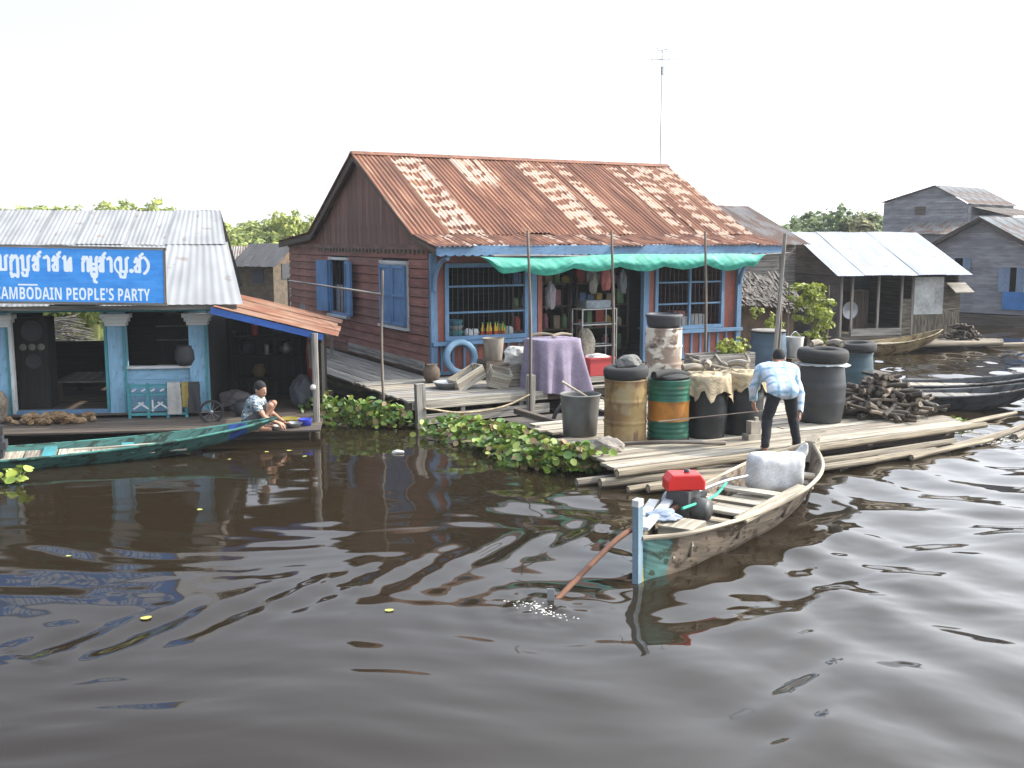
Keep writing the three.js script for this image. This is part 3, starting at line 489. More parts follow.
bam([[4.6, 0.05, 8.1], [6.2, 0.05, 7.75], [7.4, 0.06, 7.35]], 0.06, M.bamboo[1], 'floating bamboo pole trailing past the right end of the raft');
bam([[6.1, 0.03, 8.0], [7.2, 0.03, 7.65], [8.4, 0.04, 7.3]], 0.07, M.bamboo[2], 'thick grey floating log right of the raft end');
bam([[7.3, 0.04, 8.0], [8.1, 0.05, 7.7], [9.2, 0.03, 7.4]], 0.065, M.bamboo[1], 'floating log nearest the right edge of the water debris');
bam([[5.9, 0.04, 7.0], [7.0, 0.05, 6.75], [8.2, 0.03, 6.5]], 0.045, M.bamboo[0], 'slim floating pole beneath the bows of the dark boats');
for (const [x0, z0, x1, z1, r, lab] of [[-0.9, 7.95, 0.9, 8.0, 0.045, 'short grey pole end lying lowest at the raft corner by the plants'], [0.6, 8.3, 2.9, 8.25, 0.04, 'thin wet pole floating just behind the red fuel tank'], [2.6, 7.9, 4.4, 8.2, 0.05, 'brown pole slanting under the raft edge behind the white sack'], [3.6, 8.25, 5.6, 8.0, 0.045, 'pale pole slanting out from the bow of the motor boat']]) bam([[x0, 0.03, z0], [(x0 + x1) / 2, 0.07, (z0 + z1) / 2 + 0.04], [x1, 0.05, z1]], r, M.bamboo[(r * 1000) % 3 | 0], lab);
bam([[-0.15, 0.27, 6.55], [0.5, 0.33, 7.05], [1.2, 0.27, 7.2]], 0.03, M.pole, 'dark bent stick lying on the raft before the brown drum');

function setV(g, h) { const p = g.attributes.position, uv = g.attributes.uv; for (let i = 0; i < uv.count; i++) uv.setY(i, p.getY(i) / h); return g; }
function drumGeo(r = 0.29, h = 0.88, ribs = [0.33, 0.66], corrug = 0) {
  const p = [[0.0, 0.0], [r - 0.01, 0.0], [r + 0.006, 0.006], [r + 0.006, 0.02], [r, 0.03]];
  for (let y = 0.05; y < h - 0.04; y += 0.02) { let q = r; for (const k of ribs) q += 0.014 * Math.exp(-Math.pow((y - k * h) / 0.014, 2)); if (corrug) q += 0.006 * Math.sin(y * corrug) * (y / h > 0.68 || y / h < 0.3 ? 1 : 0); p.push([q, y]); }
  p.push([r, h - 0.03], [r + 0.006, h - 0.02], [r + 0.006, h], [r - 0.01, h], [r - 0.014, h - 0.02], [0, h - 0.02]);
  return setV(lathe(p, 36), h);
}
function barrelGeo(r, h, bulge) { const p = [[0, 0], [r * 0.86, 0], [r * 0.88, 0.02]]; for (let k = 1; k <= 20; k++) { const t = k / 20; p.push([r * (0.88 + bulge * Math.sin(Math.PI * t * 0.92)) + (k === 13 || k === 7 ? 0.01 : 0), 0.02 + (h - 0.06) * t]); } p.push([r * 0.92, h - 0.02], [r * 0.92, h], [r * 0.84, h], [r * 0.84, h - 0.03], [0, h - 0.03]); return setV(lathe(p, 36), h); }
function tyreGeo(R0, r) { const p = []; for (let k = 0; k <= 20; k++) { const a = k / 20 * Math.PI * 2; const c = Math.cos(a), s = Math.sin(a); p.push([R0 + r * Math.sign(c) * Math.pow(Math.abs(c), 0.7), r * 0.95 * Math.sign(s) * Math.pow(Math.abs(s), 0.7)]); } return lathe(p, 32); }
function drapeGeo(r, drop, seed, flat = 1) {                            // cloth over a round top, hanging in folds
  const n = new ImprovedNoise();
  return surf((u, v) => {
    const a = u * Math.PI * 2, f = n.noise(Math.cos(a) * 2.2 + seed, Math.sin(a) * 2.2, seed) , g = n.noise(Math.cos(a) * 5 + seed, Math.sin(a) * 5, 4 + seed);
    const t = v * 1.5, out = t < 1 ? t * r : r + 0.02 + (t - 1) * 0.08 * (1 + 1.5 * g), y = t < 1 ? 0.05 * n.noise(t * 3 * Math.cos(a), t * 3 * Math.sin(a), seed) + 0.03 : 0.03 - (t - 1) * 2 * drop * (0.75 + 0.8 * f);
    return [Math.cos(a) * (out + (t > 1 ? 0.03 * g * (t - 1) * 4 : 0)), y, Math.sin(a) * (out + (t > 1 ? 0.03 * g * (t - 1) * 4 : 0))];
  }, 56, 18);
}
function lumpGeo(sx, sy, sz, seed, k = 0.25) { const n = new ImprovedNoise(), g = new THREE.IcosahedronGeometry(1, 4), p = g.attributes.position; for (let i = 0; i < p.count; i++) { const x = p.getX(i), y = p.getY(i), z = p.getZ(i), f = 1 + k * n.noise(x * 1.6 + seed, y * 1.6, z * 1.6) + k * 0.4 * n.noise(x * 4 + seed, y * 4, z * 4); p.setXYZ(i, x * sx * f, Math.max(-0.75, y) * sy * f, z * sz * f); } g.computeVertexNormals(); return g; }
const RY = 0.245;
const drum = (name, label, x, z, geo, m, y = RY, turn = TM) => { const t = thing(name, label, 'drum', HM(x, y, z), turn, 'drums and barrels on the raft'); part(t, 'shell', geo, m); return t; };
const std = drumGeo();
const brown = drum('oil_drum', 'rusty yellow-brown steel oil drum at the front of the raft', 0.15, 6.34, std, mat([1, 1, 1], { map: T.rustDrum, roughness: 0.6 }));
part(brown, 'bung', lathe([[0, 0.02], [0.03, 0.02], [0.03, 0]], 10), M.iron, [0.15, 0.87, 0]);
drum('oil_drum', 'green steel drum with an orange band around its middle', 0.76, 6.5, drumGeo(0.285, 0.86, [0.34, 0.66], 95), mat([1, 1, 1], { map: T.bandDrum, roughness: 0.55 }));
const bl = barrelGeo(0.30, 0.84, 0.1);
drum('plastic_barrel', 'black plastic barrel under burlap next to the green and orange drum', 1.38, 6.55, bl, M.black);
drum('plastic_barrel', 'black plastic barrel under burlap next to the bending person', 2.0, 6.6, bl, M.black);
drum('plastic_barrel', 'big bulging dark grey plastic barrel capped with a tyre', 3.72, 6.4, barrelGeo(0.35, 0.90, 0.14), mat([0.05, 0.055, 0.06], { map: T.stain, roughness: 0.5 }));
drum('plastic_barrel', 'blue-green plastic barrel with a tyre on it, behind the firewood', 5.98, 4.9, barrelGeo(0.33, 0.8, 0.08), mat([0.05, 0.10, 0.13], { map: T.stain, roughness: 0.5 }));
const standIt = thing('wooden_stand', 'dark wooden stand hidden under the whitish rusty drum', 'stand', HM(2.06, RY, 4.6), TM);
part(standIt, 'top', box(0.7, 0.05, 0.7), M.darkWood[0], [0, 0.49, 0]); for (const [a, b] of [[-1, -1], [1, -1], [-1, 1], [1, 1]]) part(standIt, 'leg', box(0.07, 0.465, 0.07), M.darkWood[1], [a * 0.28, 0.2325, b * 0.28]);
drum('oil_drum', 'whitish rust-stained steel drum raised above the row of drums', 2.06, 4.6, drumGeo(0.29, 0.86), mat([1, 1, 1], { map: T.whiteDrum, roughness: 0.55 }), RY + 0.515);
single('charcoal_stove', lathe([[0, 0], [0.24, 0], [0.27, 0.05], [0.285, 0.16], [0.3, 0.2], [0.26, 0.22], [0.24, 0.1], [0, 0.09]], 24), M.iron, 'dark blackened basin on top of the whitish drum', 'basin', HM(2.06, RY + 1.376, 4.6));
// tyres, covers and lumps on the drums
single('tyre', tyreGeo(0.22, 0.09), M.rubber, 'black tyre laid flat on the brown oil drum', 'tyre', HM(0.15, RY + 0.97, 6.34), [0.05, 0, 0.06]);
single('rag_bundle', lumpGeo(0.17, 0.12, 0.13, 3), mat([0.25, 0.24, 0.22], { map: T.cloth }), 'grey rag bundle stuffed in the tyre on the brown drum', 'rags', HM(0.24, RY + 1.08, 6.3));
single('drum_cover', tube([[-0.33, 0, 0.1], [0, 0.02, 0.05], [0.34, -0.05, 0]], 0.06, 0.05, 8), M.rubber, 'dark rubber roll lying over the green and orange drum', 'cover', HM(0.76, RY + 0.93, 6.5), [0, TM * DEG, 0]);
single('drum_cover', lumpGeo(0.27, 0.05, 0.27, 8, 0.1), M.rubber, 'dark sagging lid on the green and orange drum', 'cover', HM(0.76, RY + 0.885, 6.5));
single('tyre', tyreGeo(0.275, 0.11), M.rubber, 'large tyre lying on the big bulging barrel', 'tyre', HM(3.72, RY + 1.02, 6.4), [0.03, 0, -0.02]);
single('tyre', tyreGeo(0.27, 0.09), M.rubber, 'tyre lying on the blue-green barrel behind the firewood', 'tyre', HM(5.98, RY + 0.9, 4.9), [0.02, 0, 0.03]);
single('plastic_sheet', drapeGeo(0.31, 0.045, 12), mat([0.6, 0.62, 0.6], { map: T.cloth }), 'thin grey plastic sheet between the big barrel and its tyre', 'sheet', HM(3.72, RY + 0.885, 6.4));
single('burlap_sack', drapeGeo(0.31, 0.36, 1), M.burlap, 'pale burlap sack spread over the black barrel beside the green drum', 'sack', HM(1.38, RY + 0.86, 6.55), [0, 0.3, 0]);
single('burlap_sack', drapeGeo(0.31, 0.34, 6), mat([0.62, 0.57, 0.44], { map: T.weave }), 'tan burlap sack spread over the black barrel nearest the person', 'sack', HM(2.0, RY + 0.86, 6.6), [0, 1.4, 0]);
single('jerrycan', merge([box(0.16, 0.26, 0.12), moved(box(0.05, 0.06, 0.05), 0.04, 0.15, 0), moved(box(0.26, 0.08, 0.16), 0, -0.09, 0)]), mat([0.5, 0.46, 0.4], { map: T.stain }), 'small beige can standing between the two black barrels', 'can', HM(1.82, RY + 0.13, 7.05), [0, 0.4, 0]);
for (const [x, z, y, r, lab] of [[1.2, 6.45, 0.98, 0.4, 'stub of firewood resting on the pale burlap sack, left piece'], [1.5, 6.4, 1.0, 1.3, 'thick stub of firewood on the pale burlap sack, right piece'], [1.98, 6.5, 0.99, 2.4, 'stub of firewood on the tan burlap sack'], [3.62, 6.35, 1.2, 0.8, 'knotty piece of wood lying on the large tyre'], [3.85, 6.5, 1.2, 2.0, 'short thick piece of wood on the large tyre']])
  single('firewood_stub', tube([[-0.16, 0, 0], [0, 0.02, 0.02], [0.15, -0.01, 0]], 0.055, 0.045, 7), M.deck[3], lab, 'wood', HM(x, RY + y, z), [0, r, 0]);
for (const [y, x0, x1] of [[0.34, 0.35, 2.35]]) single('lashing_pole', tube([[x0, 0, 0], [1.3, 0.01, 0.03], [x1, 0.02, 0.06]], 0.009, 0.008, 6), M.pole, 'thin stick lashed across the front of the drums', 'stick', HM(0, RY + y, 6.84), [0, TM * DEG, 0]);
{ // battered grey tub
  const t = thing('metal_tub', 'battered grey metal tub beside the brown oil drum', 'tub', HM(-0.12, RY, 5.6), TM);
  part(t, 'wall', lathe([[0, 0], [0.24, 0], [0.26, 0.3], [0.285, 0.56], [0.3, 0.58], [0.285, 0.595], [0.27, 0.56], [0.245, 0.3], [0.22, 0.02], [0, 0.02]], 28), mat([0.19, 0.195, 0.195], { map: T.stain, roughness: 0.6 }));
  part(t, 'handle', tube([[0.26, 0.54, 0.12], [0.36, 0.5, 0.07], [0.36, 0.5, -0.07], [0.26, 0.54, -0.12]], 0.014, 0.014, 6), M.iron);
}
single('stick', tube([[0, 0, 0], [0.2, 0.35, 0.05], [-0.3, 0.72, -0.1]], 0.025, 0.02, 6), M.deck[1], 'wooden stick standing in the grey tub', 'stick', HM(-0.08, RY + 0.03, 5.62));
single('stone_lump', lumpGeo(0.22, 0.12, 0.17, 15), mat([0.34, 0.31, 0.28], { map: T.stain }), 'grey lump at the raft edge beside the water plants', 'stone', HM(-0.42, RY + 0.06, 6.75));
{ // planter trough with bright leaves
  const t = thing('planter', 'wooden planter trough with bright green leafy plant', 'planter', HM(4.45, 0.42, 3.1), TM);
  part(t, 'box', merge([moved(box(1.3, 0.34, 0.04), 0, 0.35, 0.2), moved(box(1.3, 0.34, 0.04), 0, 0.35, -0.2), moved(box(0.04, 0.34, 0.36), 0.63, 0.35, 0), moved(box(0.04, 0.34, 0.36), -0.63, 0.35, 0), moved(box(1.22, 0.2, 0.36), 0, 0.35, 0)]), M.greyWood[0]);
  for (const x of [-0.55, 0.55]) part(t, 'leg', box(0.08, 0.36, 0.3), M.darkWood[0], [x, 0.0, 0]);
  part(t, 'foliage', leafCloud(71, [[0.3, 0.6, 0, 0.22], [0.5, 0.56, 0.02, 0.16], [0.1, 0.66, 0, 0.18], [0.38, 0.7, 0, 0.16]], 700, 0.045, GREEN_BRIGHT), M.leaf);
}
const junk = [[3.4, 0.66, 3.2, 0.5, 'knobbly brown firewood piled before the white barred window, left end', 0.05], [3.7, 0.72, 3.15, 2.1, 'brown branch on the woodpile beside the planter', 0.04], [3.55, 0.60, 3.3, 1.2, 'orange-brown split log on the stack before the right window', 0.05]];
for (const [x, y, z, r, lab, rad] of junk) single('split_log', tube([[-0.4, 0, 0], [0, 0.03, 0.03], [0.4, -0.01, 0]], rad, rad * 0.8, 7), M.bamboo[1], lab, 'log', HM(x, y, z), [0, r, 0]);
for (let k = 0; k < 16; k++) single('driftwood_piece', tube([[-rr(0.2, 0.42), 0, 0], [0, rr(-0.04, 0.05), rr(-0.05, 0.05)], [rr(0.2, 0.42), 0.02, 0]], rr(0.025, 0.05), rr(0.02, 0.04), 6), pick([M.deck[3], M.greyWood[0], M.bamboo[1], M.darkWood[2]]), 'piece of driftwood in the jumble before the planter', 'wood', HM(3.2 + R() * 1.5, 0.5 + R() * 0.35, 3.5 + R() * 0.35), [rr(-0.4, 0.4), rr(0, 3.1), rr(-0.3, 0.3)], 'driftwood jumble before the planter');
single('driftwood_bench', box(1.7, 0.24, 0.5), M.darkWood[0], 'low dark bench under the driftwood jumble before the planter', 'bench', HM(3.95, 0.36, 3.68), [0, TM * DEG, 0]);
single('log_rest', box(1.0, 0.16, 0.5), M.darkWood[2], 'dark timber block carrying firewood before the right window', 'timber', HM(3.55, 0.5, 3.2), [0, TM * DEG, 0]);
{ // blue water barrel and white pail on the deck's right end
  const t = thing('water_barrel', 'upright blue-grey barrel beside the leaning poles', 'barrel', HM(6.05, RY, 2.6), TM); part(t, 'shell', barrelGeo(0.36, 0.98, 0.1), mat([0.10, 0.17, 0.25], { map: T.stain, roughness: 0.6 })); part(t, 'lid', lathe([[0, 0.05], [0.32, 0.04], [0.35, 0.0], [0, 0]], 24), M.greyWood[0], [0, 0.985, 0]);
  const b = thing('pail', 'white plastic pail next to the blue-grey barrel', 'pail', HM(6.6, 0.72, 2.75), TM); part(b, 'shell', lathe([[0, 0], [0.14, 0], [0.17, 0.38], [0.18, 0.4], [0.16, 0.4], [0.13, 0.02], [0, 0.02]], 24), M.white); part(b, 'handle', tube([[-0.17, 0.37, 0], [0, 0.5, 0], [0.17, 0.37, 0]], 0.008, 0.008, 5), M.steel);
  single('pail_stand', box(0.5, 0.3, 0.4), M.darkWood[0], 'dark crate under the white pail', 'crate', HM(6.6, 0.565, 2.75), [0, TM * DEG, 0]);
  for (const [x, y, z, r, lab] of [[5.1, 0.30, 4.0, 0.2, 'grey tarpaulin bundle on the raft behind the bending person, lower one'], [5.2, 0.5, 3.9, 1.2, 'grey cloth bundle on top of the tarpaulin bundle behind the person']]) single('bundle', lumpGeo(0.42, 0.2, 0.3, x * 7), mat([0.30, 0.28, 0.25], { map: T.weave }), lab, 'bundle', HM(x, y + 0.1, z), [0, r, 0]);
}
// firewood pile
{
  const vs = []; for (let k = 0; k < 9; k++) { const l = rr(0.34, 0.72), b = rr(-0.06, 0.06), r = rr(0.028, 0.058); vs.push(tube([[-l / 2, 0, 0], [-l * 0.1, b * 0.6, b], [l / 2, b * 0.4, -b * 0.4]], r, r * rr(0.65, 0.95), 7, 4)); }
  const wm = [woodMat([0.20, 0.16, 0.13]), woodMat([0.28, 0.23, 0.18]), woodMat([0.15, 0.125, 0.105]), woodMat([0.52, 0.43, 0.33]), woodMat([0.22, 0.175, 0.14])];
  for (let i = 0; i < 140; i++) {
    const lay = Math.pow(R(), 1.4), rad = (1 - lay) * 0.98 + 0.08, a = rr(0, 6.28), d = Math.sqrt(R()) * rad;
    const x = 5.05 + Math.cos(a) * d * 0.98, z = 6.35 + Math.sin(a) * d * 0.72, y = 0.30 + lay * 0.64 * (1 - 0.35 * (d / rad)) + rr(0, 0.05);
    single('firewood_log', pick(vs), pick(wm), 'short split firewood log in the heap at the raft end', 'log', HM(x, y, z), [rr(-0.25, 0.25), rr(0, 6.28), rr(-0.35, 0.35)], 'firewood logs heaped at the raft end');
  }
}
// ---- front deck: table under purple cloth, crates, ring and the rest
{
  const t = thing('table', 'small table hidden under the purple cloth', 'table', HM(1.3, 0.425, 2.32), TM); part(t, 'tabletop', box(0.78, 0.04, 0.6), M.darkWood[0], [0, 0.8, 0]); for (const [a, b] of [[-1, -1], [1, -1], [-1, 1], [1, 1]]) part(t, 'leg', box(0.05, 0.78, 0.05), M.darkWood[1], [a * 0.34, 0.39, b * 0.25]);
  const nn = new ImprovedNoise(), w = 0.44, d = 0.35;
  const g = surf((u, v) => {
    const a = u * Math.PI * 2 + 0.3, c = Math.cos(a), s = Math.sin(a), k = 1 / Math.pow(Math.pow(Math.abs(c), 5) + Math.pow(Math.abs(s), 5), 0.2), f = Math.sin(a * 9 + 2 * nn.noise(c * 2, s * 2, 1)) + 0.8 * nn.noise(c * 4, s * 4, 2);
    const t = v * 2; if (t < 1) return [c * k * w * t, 0.86 + 0.012 * nn.noise(c * t * 4, s * t * 4, 3), s * k * d * t];
    const dn = (t - 1), right = smooth(-0.2, 0.9, c), len = 0.90 + 0.1 * nn.noise(c * 1.5, s * 1.5, 5), o = 1 + dn * (0.06 + 0.5 * right) + dn * 0.13 * f;
    return [c * k * w * o, 0.86 - 0.02 * dn - len * dn * (1 - 0.0 * right), s * k * d * (1 + dn * 0.16 + dn * 0.2 * f)];
  }, 140, 30);
  single('purple_cloth', g, mat([0.34, 0.285, 0.385], { map: T.cloth, roughness: 0.9 }), 'faded purple cloth draped over a table on the deck', 'cloth', HM(1.3, 0.435, 2.38), [0, TM * DEG, 0]);
  for (const [x, z, r, lab] of [[1.2, 2.2, 0.1, 'pale driftwood stick lying on the purple cloth'], [1.5, 2.35, 0.7, 'tan roll lying on the purple cloth']]) single('stick', tube([[-0.22, 0, 0], [0, 0.03, 0], [0.22, 0, 0.03]], 0.03, 0.025, 6), M.bamboo[0], lab, 'stick', HM(x, 1.335, z), [0, r, 0]);
  const crate = (label, x, y, z, r, w, h, dd) => { const c = thing('wooden_crate', label, 'crate', HM(x, y, z), TM, 'crates on the front deck'); c.rotation.set(r[0], (TM + r[1]) * DEG, r[2], 'YXZ'); for (let k = 0; k < 3; k++) for (const s of [-1, 1]) part(c, 'slat', box(w, h / 3 - 0.012, 0.014), pick(M.deck), [0, h * (k + 0.5) / 3, s * dd / 2]); for (let k = 0; k < 3; k++) for (const s of [-1, 1]) part(c, 'slat', box(0.014, h / 3 - 0.012, dd), pick(M.deck), [s * w / 2, h * (k + 0.5) / 3, 0]); part(c, 'bottom', box(w, 0.014, dd), M.deck[1], [0, 0.007, 0]); for (const [a, b] of [[-1, -1], [1, -1], [-1, 1], [1, 1]]) part(c, 'corner', box(0.03, h, 0.03), M.deck[0], [a * (w / 2 - 0.025), h / 2, b * (dd / 2 - 0.025)]); return c; };
  crate('long wooden crate tipped against the small crate on deck', -0.02, 0.5, 1.75, [0, 8, 0.42], 0.6, 0.24, 0.3);
  crate('small slatted wooden crate tilted on its corner on deck', 0.42, 0.47, 1.95, [0.3, -18, -0.25], 0.36, 0.3, 0.3);
  crate('upright wooden box under the white bag near the deck pole', 0.92, 0.425, 1.75, [0, 4, 0], 0.5, 0.36, 0.34);
  single('white_bag', lumpGeo(0.25, 0.2, 0.2, 21, 0.22), M.white, 'stuffed white plastic bag on the wooden box', 'bag', HM(0.94, 0.93, 1.75), [0, TM * DEG, 0]);
  const pl = thing('plastic_pail', 'dull beige pail behind the white bag below the window', 'pail', HM(0.92, 0.78, 0.85), TM); part(pl, 'shell', lathe([[0, 0], [0.16, 0], [0.2, 0.4], [0.21, 0.41], [0.18, 0.41], [0.15, 0.02], [0, 0.02]], 24), mat([0.42, 0.38, 0.33], { map: T.stain })); 
  single('pail_bench', box(0.9, 0.35, 0.4), M.darkWood[0], 'low dark bench against the red panel below the window', 'bench', HM(1.15, 0.602, 0.8), [0, TM * DEG, 0]);
  single('dark_sack', lumpGeo(0.42, 0.13, 0.2, 33, 0.2), M.rubber, 'dark sack lying on the low bench by the deck pole', 'sack', HM(1.5, 0.88, 0.8), [0, TM * DEG, 0]);
  single('blue_ring', tyreGeo(0.29, 0.065), paintMat([0.20, 0.36, 0.52]), 'old blue-painted tyre leaning against the red panel', 'tyre', HM(0.5, 0.79, 0.30), [Math.PI / 2 - 0.16, 0, TM * -DEG, 'YXZ'].slice(0, 3)).rotation.set(Math.PI / 2 - 0.2, TM * DEG, 0, 'YXZ');
  single('rubber_hoop', tyreGeo(0.30, 0.03), M.rubber, 'thin black hoop standing half sunk before the deck edge', 'hoop', HM(0.62, 0.14, 4.1), [0, 0, 0]).rotation.set(Math.PI / 2, TM * DEG, 0, 'YXZ');
  single('basin', lathe([[0, 0], [0.2, 0], [0.26, 0.1], [0.28, 0.11], [0.25, 0.11], [0.19, 0.02], [0, 0.02]], 24), M.steel, 'shallow metal basin on the deck left of the crates', 'basin', HM(-0.35, 0.43, 1.6));
  single('clay_jar', lathe([[0, 0], [0.1, 0], [0.16, 0.12], [0.15, 0.24], [0.09, 0.3], [0.11, 0.33], [0.08, 0.33], [0, 0.28]], 20), mat([0.16, 0.12, 0.09], { map: T.stain }), 'small dark clay jar at the deck corner by the side wall', 'jar', HM(-0.3, 0.425, 0.75));
  // red basket and pale tray in front of the door
  const rb = thing('red_basket', 'red plastic basket beside the purple cloth', 'basket', HM(2.32, 0.56, 2.25), TM); part(rb, 'shell', merge([moved(box(0.5, 0.3, 0.02), 0, 0.17, 0.17), moved(box(0.5, 0.3, 0.02), 0, 0.17, -0.17), moved(box(0.02, 0.3, 0.36), 0.25, 0.17, 0), moved(box(0.02, 0.3, 0.36), -0.25, 0.17, 0), moved(box(0.5, 0.02, 0.34), 0, 0.03, 0)]), M.redPlastic); part(rb, 'rim', merge([moved(box(0.56, 0.03, 0.04), 0, 0.33, 0.185), moved(box(0.56, 0.03, 0.04), 0, 0.33, -0.185), moved(box(0.04, 0.03, 0.4), 0.262, 0.33, 0), moved(box(0.04, 0.03, 0.4), -0.262, 0.33, 0)]), M.redPlastic);
  single('newspaper_heap', lumpGeo(0.22, 0.06, 0.14, 43, 0.3), M.white, 'pale crumpled wrapping on top of the red basket', 'paper', HM(2.3, 0.9, 2.25));
  single('tray', box(0.6, 0.1, 0.45), M.greyWood[2], 'low grey box under the red basket', 'box', HM(2.32, 0.52, 2.25), [0, TM * DEG, 0]);
}

// ------------------------------------------------------------------ goods in the shop
{
  const sh = (x, label, w) => { const s = thing('shelf_rack', label, 'shelf', HM(x, 0.455, -1.5), TM); for (const y of [0.1, 0.62, 1.12, 1.6]) part(s, 'board', box(w, 0.03, 0.4), M.darkWood[2], [0, y, 0]); for (const a of [-1, 1]) for (const b of [-1, 1]) part(s, 'upright', box(0.04, 1.75, 0.04), M.darkWood[0], [a * (w / 2 + 0.021), 0.875, b * 0.18]); return s; };
  sh(3.2, 'dark goods shelf inside the shop doorway, nearest the left jamb', 1.4); sh(4.75, 'dark goods shelf inside the shop doorway, beside the right jamb', 1.3);
  const cols = [[0.5, 0.08, 0.06], [0.55, 0.5, 0.4], [0.12, 0.2, 0.42], [0.6, 0.4, 0.08], [0.2, 0.35, 0.18], [0.5, 0.5, 0.52], [0.45, 0.2, 0.25], [0.3, 0.24, 0.18]], cm = cols.map((c) => mat(c, { map: T.stain, roughness: 0.6 }));
  for (const [x0, x1] of [[2.55, 3.85], [4.15, 5.35]]) for (const y of [0.57, 1.09, 1.59, 2.07]) for (let x = x0; x < x1; x += rr(0.2, 0.3)) { const h = rr(0.16, 0.36), w = rr(0.13, 0.2); single(R() < 0.5 ? 'packet' : 'jar', R() < 0.5 ? box(w, h, 0.2) : moved(lathe([[0, 0], [w / 2, 0], [w / 2, h * 0.75], [w / 3, h * 0.85], [w / 3, h], [0, h]], 14), 0, -h / 2, 0), pick(cm), 'small packed good on a dark shelf inside the shop', 'goods', HM(x + 0.08, y + h / 2 + 0.003, -1.48 + rr(-0.05, 0.06)), [0, (TM + rr(-15, 15)) * DEG, 0], 'goods on the shelves inside the shop'); }
  const cb = thing('display_frame', 'white metal display frame standing in the shop doorway', 'frame', HM(3.92, 0.455, -0.35), TM);
  const bars = []; for (const a of [-0.42, 0.42]) for (const b of [-0.2, 0.2]) bars.push([[a, 0, b], [a, 1.12, b]]); for (const y of [0.35, 0.8, 1.12]) { for (const b of [-0.2, 0.2]) bars.push([[-0.42, y, b], [0.42, y, b]]); for (const a of [-0.42, 0.42]) bars.push([[a, y, -0.2], [a, y, 0.2]]); }
  for (const b of bars) part(cb, 'bar', tube(b, 0.013, 0.013, 6), M.paleWhite);
  part(cb, 'shelf', box(0.84, 0.015, 0.4), M.greyWood[0], [0, 0.8, 0]);
  single('carton', box(0.6, 0.16, 0.3), mat([0.36, 0.42, 0.5], { map: T.stain }), 'grey-blue carton on top of the white display frame', 'carton', HM(3.92, 1.675, -0.35), [0, TM * DEG, 0]);
  single('rice_sack', lumpGeo(0.2, 0.42, 0.18, 51, 0.12), mat([0.5, 0.5, 0.5], { map: T.weave }), 'pale upright rice sack by the white display frame', 'sack', HM(3.55, 0.8, -0.1), [0, TM * DEG, 0]);
  const hang = (x, y, z, c, lab, k) => single('hanging_bag', lumpGeo(0.1 * k, 0.26 * k, 0.08 * k, x * 9, 0.3), mat(c, { map: T.cloth, roughness: 0.6 }), lab, 'bag', HM(x, y, z), [0, TM * DEG, 0]);
  hang(2.75, 1.85, -0.2, [0.3, 0.28, 0.3], 'grey snack packets hung by the left door jamb', 1.2); hang(4.1, 2.2, -0.2, [0.55, 0.16, 0.14], 'pink-red bag hung from the door lintel', 1.1); hang(3.85, 2.1, -0.3, [0.32, 0.3, 0.26], 'grey bag hung next to the pink-red bag', 1.0); hang(4.55, 2.1, -0.25, [0.2, 0.22, 0.25], 'dark bag hung by the right door jamb', 1.0);
  single('bag_line', tube([[2.5, 2.58, -0.22], [3.6, 2.52, -0.24], [4.8, 2.58, -0.22]], 0.008, 0.008, 4), M.iron, 'dark cord across the doorway that carries the hung bags', 'cord', HM(0, 0, 0), [0, TM * DEG, 0]);
  // behind the left window
  const b1 = thing('goods_shelf', 'shelf board behind the left barred window', 'shelf', HM(1.2, 1.1, -0.3), TM); part(b1, 'board', box(2.0, 0.04, 0.5), M.blue, [0, 0, 0]);
  const b2 = thing('goods_shelf', 'shelf board behind the right barred window', 'shelf', HM(6.15, 1.1, -0.3), TM); part(b2, 'board', box(2.0, 0.04, 0.5), M.blue, [0, 0, 0]);
  const tub = thing('enamel_tub', 'stack of teal basins behind the left barred window', 'basins', HM(0.62, 1.122, -0.28), TM); for (let k = 0; k < 3; k++) part(tub, 'basin', lathe([[0, 0.0], [0.15, 0], [0.19, 0.12], [0.2, 0.13], [0.17, 0.13], [0.13, 0.02], [0, 0.02]], 22), [mat([0.10, 0.34, 0.36], { map: T.stain }), mat([0.35, 0.4, 0.38], { map: T.stain }), mat([0.08, 0.28, 0.36], { map: T.stain })][k], [0, k * 0.105, 0]);
  const yel = mat([0.72, 0.45, 0.03], { roughness: 0.4 }), grn = mat([0.08, 0.3, 0.06], { roughness: 0.4 }), red = mat([0.5, 0.08, 0.03]);
  for (let k = 0; k < 6; k++) { const bt = thing('sauce_bottle', 'yellow sauce bottle with orange label behind the left window', 'bottle', HM(1.22 + k * 0.085, 1.122, -0.2 + (k % 2) * 0.05), TM, 'yellow bottles in the left window'); part(bt, 'body', lathe([[0, 0], [0.035, 0], [0.036, 0.15], [0.014, 0.2], [0.014, 0.25], [0, 0.25]], 12), yel); part(bt, 'paper_label', lathe([[0.038, 0.03], [0.038, 0.1]], 12), red); part(bt, 'cap', lathe([[0, 0.275], [0.016, 0.275], [0.016, 0.245]], 10), grn); }
  for (const [x, c, lab] of [[0.92, [0.5, 0.5, 0.5], 'grey plastic bag behind the left window beside the basins'], [1.06, [0.6, 0.6, 0.58], 'white plastic bag behind the left window before the bottles'], [1.82, [0.55, 0.58, 0.55], 'whitish bowl shape at the right end of the left window']]) single('goods_bag', lumpGeo(0.09, 0.1, 0.09, x * 20, 0.3), mat(c), lab, 'bag', HM(x, 1.19, -0.22));
  single('green_bag', lumpGeo(0.12, 0.14, 0.08, 61, 0.2), mat([0.1, 0.36, 0.12]), 'green packet behind the yellow bottles', 'bag', HM(1.68, 1.22, -0.3));
